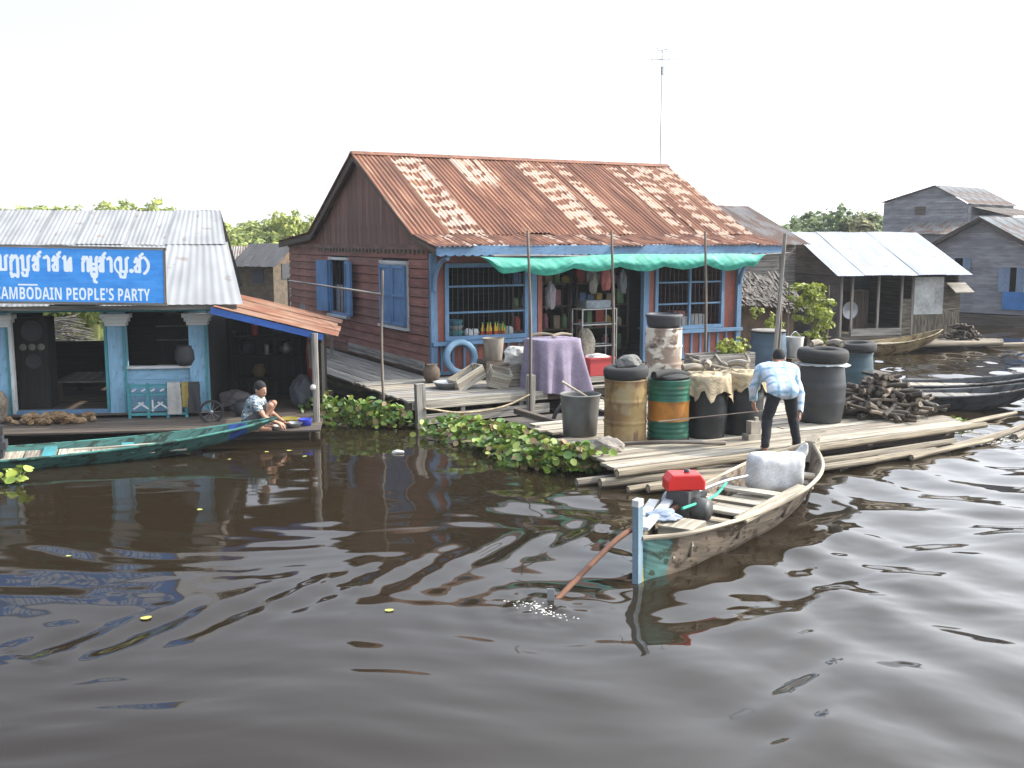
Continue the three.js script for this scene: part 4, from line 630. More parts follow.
  for (const [x, w, h, c, lab] of [[5.5, 0.4, 0.3, [0.5, 0.52, 0.52], 'pale carton at the left end of the right window'], [6.0, 0.5, 0.22, [0.6, 0.6, 0.58], 'white carton in the middle of the right window'], [6.5, 0.36, 0.26, [0.45, 0.46, 0.46], 'grey carton at the right end of the right window'], [6.0, 0.3, 0.12, [0.4, 0.16, 0.14], 'red packet on the white carton in the right window']]) single('carton', box(w, h, 0.26), mat(c, { map: T.stain }), lab, 'carton', HM(x, lab.startsWith('red') ? 1.405 : 1.122 + h / 2, -0.3), [0, TM * DEG, 0]);
}
// ------------------------------------------------------------------ boats
function hull(o, t0 = 0, t1 = 1, n = 40) {                              // closed shell: outside, rim, inside; x along the length, stern at 0
  const th = o.th || 0.035, m = 12, P = [], I = [], U = [];
  const prof = (t, inn) => { const b = Math.max(0.012, o.beam(t) - (inn ? th : 0)), k = o.keel(t) + (inn ? th : 0), s = o.sheer(t), r = []; for (let j = 0; j <= m; j++) { const a = j / m * 2 - 1, f = Math.pow(Math.abs(a), o.flat || 2.6); r.push([b * Math.sign(a) * Math.pow(Math.abs(a), 0.75) * (0.84 + 0.16 * f), k + (s - k) * f]); } return r; };
  for (let i = 0; i <= n; i++) { const t = t0 + (t1 - t0) * i / n, x = o.L * t + (o.rake ? o.rake(t) : 0), A = prof(t, false), B = prof(t, true).reverse(), ring = [...A, ...B]; let s = 0; ring.forEach(([z, y], q) => { P.push(x + (o.lean || 0) * y * t, y, z); if (q) s += Math.hypot(z - ring[q - 1][0], y - ring[q - 1][1]); U.push(x, s); }); }
  const w = 2 * (m + 1);
  for (let i = 0; i < n; i++) for (let j = 0; j < w; j++) { const a = i * w + j, b = i * w + (j + 1) % w, c = a + w, d = b + w; I.push(a, b, d, a, d, c); }
  for (const i of [0, n]) for (let j = 0; j < w / 2 - 1; j++) { const a = i * w + j, b = a + 1, c = i * w + w - 1 - j, d = c - 1; I.push(a, b, d, a, d, c); }
  let g = new THREE.BufferGeometry(); g.setAttribute('position', new THREE.Float32BufferAttribute(P, 3)); g.setAttribute('uv', new THREE.Float32BufferAttribute(U, 2)); g.setIndex(I);
  g = g.toNonIndexed(); g.computeVertexNormals(); return g;
}
function gunwale(o, r, sideZ, t0 = 0, t1 = 1, drop = 0) { const p = []; for (let i = 0; i <= 14; i++) { const t = t0 + (t1 - t0) * i / 14, y = o.sheer(t) - drop; p.push([o.L * t + (o.lean || 0) * y * t, y, sideZ * (o.beam(t) + 0.004)]); } return tube(p, r, r, 6, 36); }
// motor boat at the raft
{
  const o = { L: 4.3, th: 0.03, lean: 0.1, beam: (t) => 0.02 + 0.47 * Math.pow(Math.sin(Math.PI * Math.min(1, t * 1.5) / 2), 0.62) * (1 - Math.pow(clamp((t - 0.62) / 0.38, 0, 1), 2.4)) - 0.075 * smooth(0.8, 1, t), keel: (t) => -0.14 + 0.08 * Math.pow(1 - t, 4) + 0.42 * Math.pow(t, 5), sheer: (t) => 0.33 + 0.08 * Math.pow(1 - t, 5) + 0.27 * Math.pow(t, 4) };
  const b = thing('motor_boat', 'weathered wooden motor boat with blue stern post moored at the raft', 'boat', [1.12, 0, -8.82], 54.2);
  const wood = mat([0.36, 0.28, 0.2], { map: T.hull }), pale = woodMat([0.86, 0.76, 0.60]);
  part(b, 'hull', hull(o, 0.075, 1, 44), wood); part(b, 'painted_stern', hull(o, 0, 0.075, 8), mat([0.16, 0.36, 0.32], { map: T.hull })).userData.label = 'green painted stern end of the hull';
  for (const s of [-1, 1]) { part(b, 'gunwale', gunwale(o, 0.024, s), pale); }
  const fl = (x0, x1, y, m, k = 0.94) => { const xm = (x0 + x1) / 2, w = o.beam(xm / o.L) * 2 * k; plank(b, 'floor_board', x1 - x0 - 0.015, 0.022, w, [xm, y, 0], m); };
  let x = 0.35; while (x < 3.8) { const w = rr(0.16, 0.24); if (!(x > 1.75 && x < 2.05) && !(x > 1.0 && x < 1.14)) fl(x, x + w, 0.16 + rr(-0.006, 0.006) + 0.05 * Math.pow(x / 4.3, 3), pick(M.deck), 0.7); x += w; }
  for (const [tx, m] of [[1.72, M.deck[2]], [2.14, M.deck[0]], [2.62, M.deck[2]], [3.6, M.deck[1]]]) plank(b, 'thwart', 0.17, 0.03, o.beam(tx / o.L) * 1.76, [tx, 0.285 + 0.1 * Math.pow(tx / 4.5, 4), 0], m);
  for (const tx of [0.6, 1.4, 2.4, 3.1]) for (const s of [-1, 1]) part(b, 'rib', tube([[tx, 0.12, s * o.beam(tx / o.L) * 0.8], [tx, 0.33, s * (o.beam(tx / o.L) - 0.04)]], 0.02, 0.018, 5), wood);
  part(b, 'side_plank', box(1.7, 0.025, 0.14), pale, [2.2, 0.325, 0.36], [0.1, 0.0, 0]);
  part(b, 'side_plank', box(0.9, 0.2, 0.025), M.deck[0], [2.35, 0.3, -0.47], [0, -0.02, 0]);
  part(b, 'stern_locker', merge([moved(box(0.36, 0.16, 0.34), 0, 0, 0)]), mat([0.72, 0.66, 0.54], { map: T.wood }), [0.75, 0.30, 0.04], [0, 0.1, 0]);
  const sp = part(b, 'stern_post', merge([moved(box(0.085, 0.98, 0.06), 0, 0.22, 0)]), paintMat([0.26, 0.38, 0.46]), [-0.02, 0, 0], [0, 0, 0.03]); part(sp, 'cap', box(0.09, 0.06, 0.065), M.paleWhite, [0, 0.735, 0]); part(sp, 'lower_fin', prism([[-0.02, -0.3], [0.18, -0.3], [0.14, 0.05], [0.05, 0.24], [0.04, 0.24]], 0.06), mat([0.42, 0.38, 0.14], { map: T.paint }));
  part(b, 'bow_block', prism([[-0.14, -0.14], [0.1, 0], [0.1, 0.16], [-0.06, 0.1]], 0.13), pale, [4.28, 0.5, 0]);
  part(b, 'tiller_plank', box(0.9, 0.03, 0.09), mat([0.55, 0.58, 0.6], { map: T.paint }), [0.7, 0.44, -0.2], [0, 0.22, 0.06]); part(b, 'tiller_plank', box(0.8, 0.03, 0.1), mat([0.75, 0.74, 0.7], { map: T.paint }), [0.75, 0.42, -0.34], [0, 0.3, 0.05]);
  const at = frame(1.12, -8.82, 54.2);
  const e = thing('outboard_engine', 'small engine with red fuel tank and long propeller shaft on the boat', 'engine', at(1.25, 0.24, -0.2), 54.2);
  part(e, 'block', merge([moved(box(0.26, 0.34, 0.24), 0, 0.17, 0), moved(box(0.32, 0.06, 0.3), 0, 0.02, 0), moved(lathe([[0, -0.1], [0.11, -0.1], [0.11, 0.1], [0, 0.1]], 16), 0, 0.16, 0.17, Math.PI / 2)]), mat([0.09, 0.095, 0.1], { roughness: 0.5, map: T.stain }));
  const tank = new THREE.ExtrudeGeometry(new THREE.Shape([[-0.17, 0], [0.17, 0], [0.17, 0.07], [0.13, 0.12], [-0.13, 0.12], [-0.17, 0.07]].map((p) => new THREE.Vector2(...p))), { depth: 0.2, bevelEnabled: true, bevelSize: 0.02, bevelThickness: 0.02, bevelSegments: 3 }); tank.translate(0, 0, -0.1);
  const tk = part(e, 'fuel_tank', tank, mat([0.62, 0.025, 0.02], { roughness: 0.35 }), [0, 0.36, 0.0], [0, -0.85, 0]); part(tk, 'filler_cap', lathe([[0, 0.03], [0.03, 0.03], [0.03, 0]], 12), M.iron, [0.03, 0.14, 0]);
  part(e, 'muffler', moved(lathe([[0, -0.09], [0.06, -0.09], [0.065, 0.09], [0, 0.09]], 14), 0, 0, 0, 0, 0, Math.PI / 2), M.iron, [0.22, 0.24, 0.05]); part(e, 'flywheel_cover', moved(lathe([[0, 0], [0.13, 0], [0.12, 0.07], [0.06, 0.09], [0, 0.09]], 18), 0, 0, 0, -Math.PI / 2), M.steel, [0.02, 0.16, -0.13]);
  part(e, 'shaft', tube([[-0.1, 0.18, 0], [-1.0, 0.09, -0.1], [-1.5, -0.05, -0.12], [-2.1, -0.25, -0.14]], 0.028, 0.024, 8), mat([0.22, 0.1, 0.06], { map: T.stain })); 
  part(e, 'tiller_handle', tube([[0.1, 0.3, 0.1], [0.5, 0.34, 0.2], [0.95, 0.32, 0.26]], 0.018, 0.016, 6), M.steel);
  const pr = part(e, 'propeller', lathe([[0, -0.04], [0.03, -0.03], [0.03, 0.03], [0, 0.04]], 10), M.steel, [-2.14, -0.27, -0.14]); for (let k = 0; k < 3; k++) part(pr, 'blade', moved(box(0.012, 0.13, 0.06), 0, 0.09, 0, 0, 0.5), M.steel, [0, 0, 0], [k * 2.09, 0, 0]);
  single('green_pole', tube([[0.95, 0.46, -0.06], [1.5, 0.47, 0.0], [2.05, 0.5, -0.1]], 0.016, 0.014, 6), mat([0.05, 0.38, 0.24]), 'thin green pole lying across the motor boat beside the engine', 'pole', [1.12, 0, -8.82], [0, 54.2 * DEG, 0]);
  single('cloth_bundle', lumpGeo(0.17, 0.06, 0.1, 77, 0.35), mat([0.36, 0.42, 0.52], { map: T.cloth }), 'blue-grey cloth lying near the stern of the motor boat', 'cloth', at(0.72, 0.42, -0.16));
  const sk = sdfGeo((X, Y, Z) => { const p = [X, Y, Z], n = nz1.noise(X * 6, Y * 6, Z * 6) * 0.022 + nz1.noise(X * 13, Y * 10, Z * 13) * 0.004; let d = Math.hypot(Math.max(Math.abs(X) - 0.2, 0), Math.max(Math.abs(Y - 0.17) - 0.08, 0), Math.max(Math.abs(Z) - 0.1, 0)) - 0.09; d = smin(d, cap(p, [0.2, 0.18, 0], [0.33, 0.34, 0.02], 0.14, 0.05), 0.1); d = smin(d, cap(p, [0.33, 0.32, -0.05], [0.36, 0.42, 0.05], 0.03, 0.02), 0.06); return Math.max(d + n, -Y + 0.005); }, [0.03, 0.2, 0], 0.46, 76);
  single('sack', sk, M.sack, 'full white woven sack sitting in the bow of the motor boat', 'sack', at(3.08, 0.225, -0.0), [0, 12 * DEG, 0]).scale.set(1, 1.22, 1);
}
function canoe(name, label, pos, turn, o, hm, inm, gm, boards, group) {
  const b = thing(name, label, 'boat', pos, turn, group); part(b, 'hull', hull(o), hm); for (const s of [-1, 1]) part(b, 'gunwale', gunwale(o, 0.02, s), gm);
  for (const [x0, x1, y] of boards) { const xm = (x0 + x1) / 2; plank(b, 'floor_board', x1 - x0 - 0.02, 0.02, Math.min(o.beam(x0 / o.L), o.beam(x1 / o.L)) * 1.58, [xm, y, 0], inm); } return b;
}
{ // green canoe before the pale blue house
  const o = { L: 7.55, th: 0.03, lean: 0.25, beam: (t) => 0.02 + 0.48 * Math.pow(Math.sin(Math.PI * clamp(0.06 + t * 0.94, 0, 1)), 0.62), keel: (t) => -0.12 + 0.1 * Math.pow(1 - t, 6) + 0.55 * Math.pow(t, 8), sheer: (t) => 0.145 + 0.12 * Math.pow(1 - t, 5) + 0.29 * Math.pow(t, 5) };
  const bo = []; for (let x = 0.5; x < 6.3; x += 0.42) bo.push([x, x + 0.42, 0.105]);
  const b = canoe('green_boat', 'long green wooden boat with bare plank inside before the pale blue house', [-10.6, 0, -12.2], 20.3, o, mat([0.07, 0.22, 0.19], { map: T.hull }), M.deck, mat([0.10, 0.36, 0.30], { map: T.hull }), bo);
  for (const x of [3.4, 4.6, 5.6]) plank(b, 'thwart', 0.16, 0.025, o.beam(x / o.L) * 1.72, [x, 0.14, 0], M.teal);
  part(b, 'painted_bow', hull({ ...o, beam: (t) => o.beam(t) + 0.006, keel: (t) => o.keel(t) - 0.004, sheer: (t) => o.sheer(t) + 0.004, th: 0.05 }, 0.915, 0.945, 4), mat([0.02, 0.10, 0.45], { map: T.hull })).userData.label = 'bright blue painted section of the bow';
  const at = frame(-10.6, -12.2, 20.3), e = thing('boat_engine', 'black boat engine at the left end of the green boat', 'engine', at(3.9, 0.13, 0), 20.5);
  part(e, 'block', merge([moved(box(0.3, 0.28, 0.24), 0, 0.14, 0), moved(lathe([[0, -0.14], [0.09, -0.14], [0.09, 0.14], [0, 0.14]], 14), -0.05, 0.2, 0, Math.PI / 2), moved(box(0.1, 0.1, 0.3), 0.14, 0.16, 0)]), M.iron); part(e, 'tank', box(0.24, 0.12, 0.18), M.black, [0.02, 0.36, 0.0], [0, 0.2, 0]);
  single('paddle', merge([tube([[0, 0, 0], [1.3, 0.01, 0.05]], 0.016, 0.016, 6), moved(box(0.45, 0.015, 0.13), 1.5, 0.012, 0.06)]), M.deck[2], 'wooden paddle lying inside the green boat', 'paddle', at(4.9, 0.17, 0.05), [0, 22 * DEG, 0]);
}
{ // two dark boats right of the firewood
  const o = (L, up) => ({ L, th: 0.03, lean: 0.5, beam: (t) => 0.03 + 0.40 * Math.pow(Math.sin(Math.PI * clamp(0.1 + t * 0.9, 0, 1)), 0.6), keel: (t) => -0.1 + 0.5 * Math.pow(t, 6), sheer: (t) => 0.26 + 0.05 * Math.pow(1 - t, 3) + up * Math.pow(t, 4) });
  const dark = mat([0.10, 0.105, 0.115], { map: T.hull }), rim = mat([0.34, 0.34, 0.34], { map: T.hull });
  const bo = []; for (let x = 0.5; x < 3.6; x += 0.45) bo.push([x, x + 0.45, 0.235]);
  canoe('dark_boat', 'dark grey wooden boat with pale floorboards, farther of the pair behind the firewood', [5.85, 0.06, -19.35], -3, o(4.1, 0.30), dark, M.deck, rim, bo, 'dark boats moored behind the raft');
  canoe('dark_boat', 'dark grey low boat moored nearest the raft end', [6.0, 0, -18.35], 0, o(3.35, 0.24), dark, M.greyWood, rim, bo.slice(0, 5), 'dark boats moored behind the raft');
  canoe('small_boat', 'small yellow-brown boat beside the tin-roofed house', [8.2, 0, -27.1], 17, o(3.4, 0.32), mat([0.4, 0.29, 0.13], { map: T.hull }), M.deck, mat([0.5, 0.42, 0.25], { map: T.hull }), bo.slice(0, 5));
}
// ------------------------------------------------------------------ water plants and floating bits
function leafPlate() {                                                // a cupped round leaf on a short stalk
  const P = [0, 0, 0], I = [], n = 8; for (let i = 0; i < n; i++) { const a = i / n * Math.PI * 2; P.push(Math.cos(a) * 0.85, 0.16 + 0.06 * Math.cos(2 * a), Math.sin(a)); } for (let i = 0; i < n; i++) I.push(0, 1 + (i + 1) % n, 1 + i);
  const g = new THREE.BufferGeometry(); g.setAttribute('position', new THREE.Float32BufferAttribute(P, 3)); g.setIndex(I); g.computeVertexNormals(); return g;
}
const plate = leafPlate(), leafM = mat([1, 1, 1], { transmission: 0.3, thickness: 0, roughness: 0.55 });
function hyacinth(name, label, area, count, hgt, seed, bright = 1) {
  const q = rng(seed), o = new THREE.InstancedMesh(plate, leafM, count), mm = new THREE.Matrix4(), Q = new THREE.Quaternion(), c = new THREE.Color();
  const pal = [[0.16, 0.26, 0.03], [0.22, 0.31, 0.04], [0.10, 0.19, 0.03], [0.34, 0.38, 0.08], [0.08, 0.15, 0.03], [0.20, 0.13, 0.05]];
  for (let i = 0; i < count; i++) {
    const [x, z, f] = area(q), s = (0.028 + 0.045 * q() * q() + 0.012 * q()); const y = (0.02 + hgt * Math.pow(q(), 0.8)) * f;
    Q.setFromEuler(new THREE.Euler((q() - 0.5) * 2.4, q() * 6.28, (q() - 0.5) * 2.4)); const p = HM(x, y, z);
    mm.compose(new THREE.Vector3(...p), Q, new THREE.Vector3(s, s, s)); o.setMatrixAt(i, mm); const k = pal[Math.floor(q() * pal.length)], f2 = (1.0 + 0.5 * q()) * bright; o.setColorAt(i, c.setRGB(k[0] * f2, k[1] * f2, k[2] * f2));
  }
  o.castShadow = o.receiveShadow = true; o.name = numbered(name); o.userData.kind = 'stuff'; scene.add(o); tag(o, label, 'water plants');
}
const strip = (pts, w) => (q) => { const k = q() * (pts.length - 1), i = Math.floor(k), t = k - i, a = pts[i], b = pts[i + 1], r = (q() + q() - 1); const d = Math.abs(r); return [a[0] + (b[0] - a[0]) * t + r * w * 0.8 + (q() - 0.5) * 0.15, a[1] + (b[1] - a[1]) * t + r * w * 0.5 + (q() - 0.5) * 0.15, 1.05 - 0.75 * d]; };
hyacinth('water_hyacinth', 'bright green water hyacinth patch floating before the raft and deck', strip([[-1.35, 3.75], [-1.0, 4.7], [-1.0, 5.6], [-1.1, 6.4], [-0.7, 6.95]], 0.66), 2100, 0.36, 5);
hyacinth('water_hyacinth', 'green water hyacinth patch in the shade below the side walkway', strip([[-2.55, 2.0], [-2.2, 2.2], [-1.8, 2.7]], 0.55), 620, 0.44, 8);
hyacinth('water_hyacinth', 'dark green water plants between the walkway and the lean-to post', strip([[-2.7, 1.6], [-2.3, 0.2], [-2.0, -1.5], [-2.1, -3]], 0.5), 640, 0.36, 13, 0.8);
hyacinth('water_hyacinth', 'few green water plants by the raft end under the dark boats', strip([[5.6, 7.0], [6.1, 7.05], [6.6, 6.6]], 0.22), 46, 0.12, 17);
function lonePlant(label, x, z, n, s) { const t = thing('floating_plant', label, 'water plant', [x, 0.01, z]); for (let i = 0; i < n; i++) { const a = i * 2.4, d = s * (0.5 + 0.09 * i), y = s * (0.5 + (i % 3) * 0.45); const g = plate.clone(); g.scale(s * 0.55, s * 0.5, s * 0.55); part(t, 'leaf', g, mat([0.26 + 0.05 * (i % 2), 0.36, 0.04], { transmission: 0.3, thickness: 0 }), [Math.cos(a) * d, y, Math.sin(a) * d], [Math.sin(a) * 0.6, a, -Math.cos(a) * 0.5]); part(t, 'stalk', tube([[0, 0, 0], [Math.cos(a) * d * 0.6, y * 0.7, Math.sin(a) * d * 0.6], [Math.cos(a) * d, y, Math.sin(a) * d]], 0.008, 0.006, 4), mat([0.25, 0.34, 0.06])); } }
lonePlant('lone bright green floating plant near the left end of the green boat', -6.12, -12.55, 9, 0.13);
lonePlant('small green plant sprig floating against the water at the left frame edge', -6.32, -12.6, 6, 0.1);
for (const [x, z, lab] of [[-2.93, -7.95, 'single yellow leaf floating in the left foreground'], [-4.25, -9.6, 'small yellow leaf floating in the left middle water'], [-1.0, -8.1, 'small yellow leaf floating left of the boat wake'], [-3.5, -11.3, 'yellow leaf floating below the green boat'], [-3.9, -14.0, 'yellow leaf floating by the bow of the green boat'], [-3.2, -14.6, 'yellow leaf floating beside the lean-to post'], [-2.9, -14.2, 'pale leaf floating right of the lean-to post'], [-3.5, -14.5, 'yellow-green leaf floating under the crouching person']]) { const g = plate.clone(); const fs = 0.55 + 0.5 * Math.abs(Math.sin(x * 37)); g.scale(0.052 * fs, 0.03 * fs, 0.036 * fs); single('floating_leaf', g, mat([0.34 * (0.7 + 0.3 * fs), 0.33, 0.08]), lab, 'leaf', [x, waterHeight(x, z) + 0.004, z], [0, x * 3, 0]); }
single('foam_scrap', lumpGeo(0.09, 0.03, 0.05, 91, 0.3), M.white, 'white scrap of foam floating before the side walkway', 'litter', [-1.62, 0.015, -14.44]);
{ // churned water and foam where the shaft enters, debris by the raft end
  const q = rng(123), P = []; const sph = new THREE.IcosahedronGeometry(1, 1);
  const foam = (cx, cz, sx, sz, n, s, turn) => { const l = []; for (let i = 0; i < n; i++) { const u = (q() + q() + q() - 1.5) * sx, v = (q() + q() + q() - 1.5) * sz, x = cx + u * Math.cos(turn) - v * Math.sin(turn), z = cz + u * Math.sin(turn) + v * Math.cos(turn), r = s * (0.4 + q()); const g = sph.clone(); g.scale(r * 1.6, r * 0.5, r * 1.6); g.translate(x, waterHeight(x, z) + r * 0.1, z); l.push(g); } return merge(l); };
  const f1 = mesh(foam(0.25, -8.1, 0.3, 0.1, 90, 0.005, 0.7), M.white); f1.name = numbered('water_foam'); f1.userData.kind = 'stuff'; scene.add(f1); tag(f1, 'white bubbles churned up where the propeller shaft meets the water', 'foam');
  const f2 = mesh(foam(7.3, -15.4, 1.3, 0.3, 420, 0.009, -0.2), mat([0.6, 0.57, 0.5])); f2.name = numbered('floating_debris'); f2.userData.kind = 'stuff'; scene.add(f2); tag(f2, 'pale chips and foam floating around the logs right of the raft', 'debris');
}
// ------------------------------------------------------------------ people
function headSdf(p) { let d = ell(p, [0, 0.03, -0.01], [0.076, 0.095, 0.094]); d = smin(d, ell(p, [0, -0.045, 0.018], [0.055, 0.068, 0.07]), 0.05); d = smin(d, cap(p, [0, 0.015, 0.085], [0, -0.02, 0.1], 0.009, 0.013), 0.02); for (const s of [-1, 1]) { d = smin(d, ell(p, [s * 0.077, -0.005, -0.01], [0.012, 0.03, 0.02]), 0.01); d = Math.max(d, -ell(p, [s * 0.031, 0.014, 0.095], [0.02, 0.012, 0.018]) * 0.9); } d = smin(d, ell(p, [0, -0.058, 0.083], [0.024, 0.009, 0.012]), 0.012); return d; }
function hairSdf(p, long) { let d = ell(p, [0, 0.038, -0.018], [0.085, 0.1, 0.102]); if (long) d = smin(d, ell(p, [0, -0.03, -0.085], [0.06, 0.07, 0.045]), 0.04); return Math.max(d, -(ell(p, [0, -0.045, 0.06], [0.078, 0.105, 0.07])), -ell(p, [0, 0.0, 0.12], [0.07, 0.065, 0.06])); }
function handGeo(s, curl) {                                             // palm down -y, thumb towards +z, s = side
  return sdfGeo((x, y, z) => { const p = [x, y, z]; let d = Math.hypot(Math.max(Math.abs(x) - 0.008, 0), Math.max(Math.abs(y + 0.045) - 0.032, 0), Math.max(Math.abs(z) - 0.028, 0)) - 0.012; d = smin(d, cap(p, [0, 0.03, 0], [0, -0.02, 0], 0.025, 0.024), 0.02); const len = [0.062, 0.074, 0.068, 0.052]; for (let k = 0; k < 4; k++) { const z0 = 0.031 - k * 0.0205, l = len[k], m = [s * -curl * 0.018, -0.085 - l * 0.5, z0 * 1.1], e = [s * -curl * 0.05, -0.085 - l * 0.9, z0 * 1.12]; d = smin(d, Math.min(cap(p, [0, -0.075, z0], m, 0.0095, 0.0085), cap(p, m, e, 0.0085, 0.007)), 0.006); } const t1 = [s * -0.012, -0.06, 0.058]; d = smin(d, Math.min(cap(p, [0, -0.022, 0.024], t1, 0.013, 0.01), cap(p, t1, [s * -0.025, -0.09, 0.06], 0.01, 0.008)), 0.01); return d; }, [0, -0.07, 0.005], 0.13, 72);
}
function person(label, pos, turn, J, look, cloth) {
  const t = thing('person', label, 'person', pos, turn);
  const limbs = (p, k, inf = 0) => {
    let d = 9; for (const w of [-1, 1]) { const A = J.lat, o = (q, f) => [q[0] + A[0] * w * f, q[1], q[2] + A[2] * w * f]; d = smin(d, Math.min(cap(p, o(J.hip, 1.1), o(J.waist, 0.85), 0.095 + inf, 0.085 + inf), cap(p, o(J.waist, 0.85), o(J.chest, 1.25), 0.085 + inf, 0.095 + inf)), k); } d = smin(d, cap(p, J.shL, J.shR, 0.062 + inf, 0.062 + inf), k * 1.4); return d;
  };
  const arm = (p, s, inf, upto) => Math.min(cap(p, J['sh' + s], J['el' + s], 0.05 + inf, 0.04 + inf), upto ? cap(p, J['el' + s], J['wr' + s], 0.04 + inf, 0.028 + inf) : 9);
  const leg = (p, s, inf) => Math.min(cap(p, J['th' + s], J['kn' + s], 0.085 + inf, 0.058 + inf), cap(p, J['kn' + s], J['an' + s], 0.056 + inf, 0.04 + inf));
  const foot = (p, s) => { const a = J['an' + s], f = J.toe; return cap(p, [a[0], a[1] - 0.045, a[2]], [a[0] + f[0], a[1] - 0.05, a[2] + f[2]], 0.036, 0.03); };
  const all = (x, y, z) => { const p = [x, y, z]; let d = limbs(p, 0.08, -0.012); for (const s of ['L', 'R']) { d = smin(d, arm(p, s, -0.006, true), 0.05); d = smin(d, leg(p, s, -0.01), 0.06); d = smin(d, foot(p, s), 0.03); } return smin(d, cap(p, J.chest, J.head, 0.06, 0.046), 0.05); };
  let geos = [sdfGeo(all, J.mid, J.half, J.res)];
  const hm = new THREE.Matrix4().compose(new THREE.Vector3(...J.head), new THREE.Quaternion().setFromEuler(new THREE.Euler(...look, 'YXZ')), new THREE.Vector3(1, 1, 1));
  geos.push(sdfGeo((x, y, z) => headSdf([x, y, z]), [0, 0, 0], 0.15, 84).applyMatrix4(hm));
  for (const [s, sg] of [['L', -1], ['R', 1]]) { const e = new THREE.Vector3(...J['el' + s]), w = new THREE.Vector3(...J['wr' + s]), d = w.clone().sub(e).normalize(), Q = new THREE.Quaternion().setFromUnitVectors(new THREE.Vector3(0, -1, 0), d); geos.push(handGeo(sg, 1).applyMatrix4(new THREE.Matrix4().compose(w, Q, new THREE.Vector3(1, 1, 1)))); }
  part(t, 'body', merge(geos), M.skin);
  part(t, 'hair', sdfGeo((x, y, z) => hairSdf([x, y, z], cloth.long), [0, 0, 0], 0.17, 72).applyMatrix4(hm), M.hair);
  for (const s of [-1, 1]) part(t, 'eye', new THREE.SphereGeometry(0.0105, 10, 8).applyMatrix4(new THREE.Matrix4().makeTranslation(s * 0.031, 0.014, 0.0745)).applyMatrix4(hm), mat([0.05, 0.04, 0.035], { roughness: 0.3 }));
  const wr = (x, y, z) => 0.007 * nz1.noise(x * 16, y * 16, z * 16) + 0.004 * nz1.noise(x * 34, y * 30, z * 34);
  part(t, 'shirt', sdfGeo((x, y, z) => { const p = [x, y, z]; let d = limbs(p, 0.07, cloth.sleeves ? 0.03 : 0.014); for (const s of ['L', 'R']) d = smin(d, arm(p, s, cloth.sleeves ? 0.022 : 0.014, cloth.sleeves), 0.06); if (!cloth.sleeves) for (const s of ['L', 'R']) { const a = J['sh' + s], e = J['el' + s]; const q = ((x - a[0]) * (e[0] - a[0]) + (y - a[1]) * (e[1] - a[1]) + (z - a[2]) * (e[2] - a[2])) / ((e[0] - a[0]) ** 2 + (e[1] - a[1]) ** 2 + (e[2] - a[2]) ** 2); if (q > 0.3 && cap(p, a, e, 0.05, 0.04) < 0.03) d = Math.max(d, (q - 0.62) * 0.25); } else d = Math.max(d, -cap(p, J.wrL, J.wrL, 0.055, 0.055), -cap(p, J.wrR, J.wrR, 0.055, 0.055)); const hp = cloth.hem, k = (x - hp[0]) * hp[3] + (y - hp[1]) * hp[4] + (z - hp[2]) * hp[5]; if (limbs(p, 0.07, 0.07) < 0) d = Math.max(d, k); return Math.max(Math.abs(d) < 0.03 ? d + wr(x, y, z) : d, -cap(p, J.neck, J.head, 0.075, 0.11)); }, J.mid, J.half, J.res), cloth.shirt);
  part(t, 'trousers', sdfGeo((x, y, z) => { const p = [x, y, z]; let d = smin(limbs(p, 0.07, 0.004), 9, 0.01); { const k2 = (x - J.waist[0]) * (J.waist[0] - J.hip[0]) + (y - J.waist[1]) * (J.waist[1] - J.hip[1]) + (z - J.waist[2]) * (J.waist[2] - J.hip[2]); d = Math.max(d, k2 * 4); } for (const s of ['L', 'R']) d = smin(d, leg(p, s, cloth.loose), 0.05); if (cloth.cut) d = Math.max(d, cloth.cut(x, y, z)); else d = Math.max(d, 0.05 - y); const k = (x - J.waist[0]) * (J.waist[0] - J.hip[0]) + (y - J.waist[1]) * (J.waist[1] - J.hip[1]) + (z - J.waist[2]) * (J.waist[2] - J.hip[2]); if (cap(p, J.hip, J.waist, 0.17, 0.17) < 0) d = Math.max(d, k * 3); return Math.abs(d) < 0.03 ? d + wr(x, y, z) : d; }, J.mid, J.half, J.res), cloth.trousers);
  return t;
}
person('person in pale checked shirt and black trousers bending over on the raft edge', [3.56, RY, -13.47], 0, {
  hip: [0.0, 0.80, 0.0], waist: [0.0, 0.90, -0.14], lat: [0.075, 0, 0], chest: [0.0, 1.0, -0.36], neck: [0.03, 1.07, -0.44], head: [0.08, 1.15, -0.56],
  shL: [-0.2, 1.0, -0.36], shR: [0.21, 1.0, -0.34], elL: [-0.29, 0.76, -0.42], elR: [0.31, 0.70, -0.28], wrL: [-0.26, 0.56, -0.5], wrR: [0.29, 0.45, -0.22],
  thL: [-0.1, 0.77, 0.0], thR: [0.1, 0.77, -0.02], knL: [-0.19, 0.43, 0.0], knR: [0.18, 0.43, -0.14], anL: [-0.23, 0.085, 0.1], anR: [0.24, 0.085, -0.1], toe: [0.0, 0, -0.15], mid: [0, 0.6, -0.2], half: 0.72, res: 92,
}, [0.5, 2.9, 0], { shirt: mat([0.95, 0.97, 1], { map: T.plaid, roughness: 0.9 }), trousers: mat([0.018, 0.018, 0.022], { map: T.cloth }), loose: 0.014, sleeves: true, hem: [0, 0.67, 0.02, 0, -1, 0.25] });
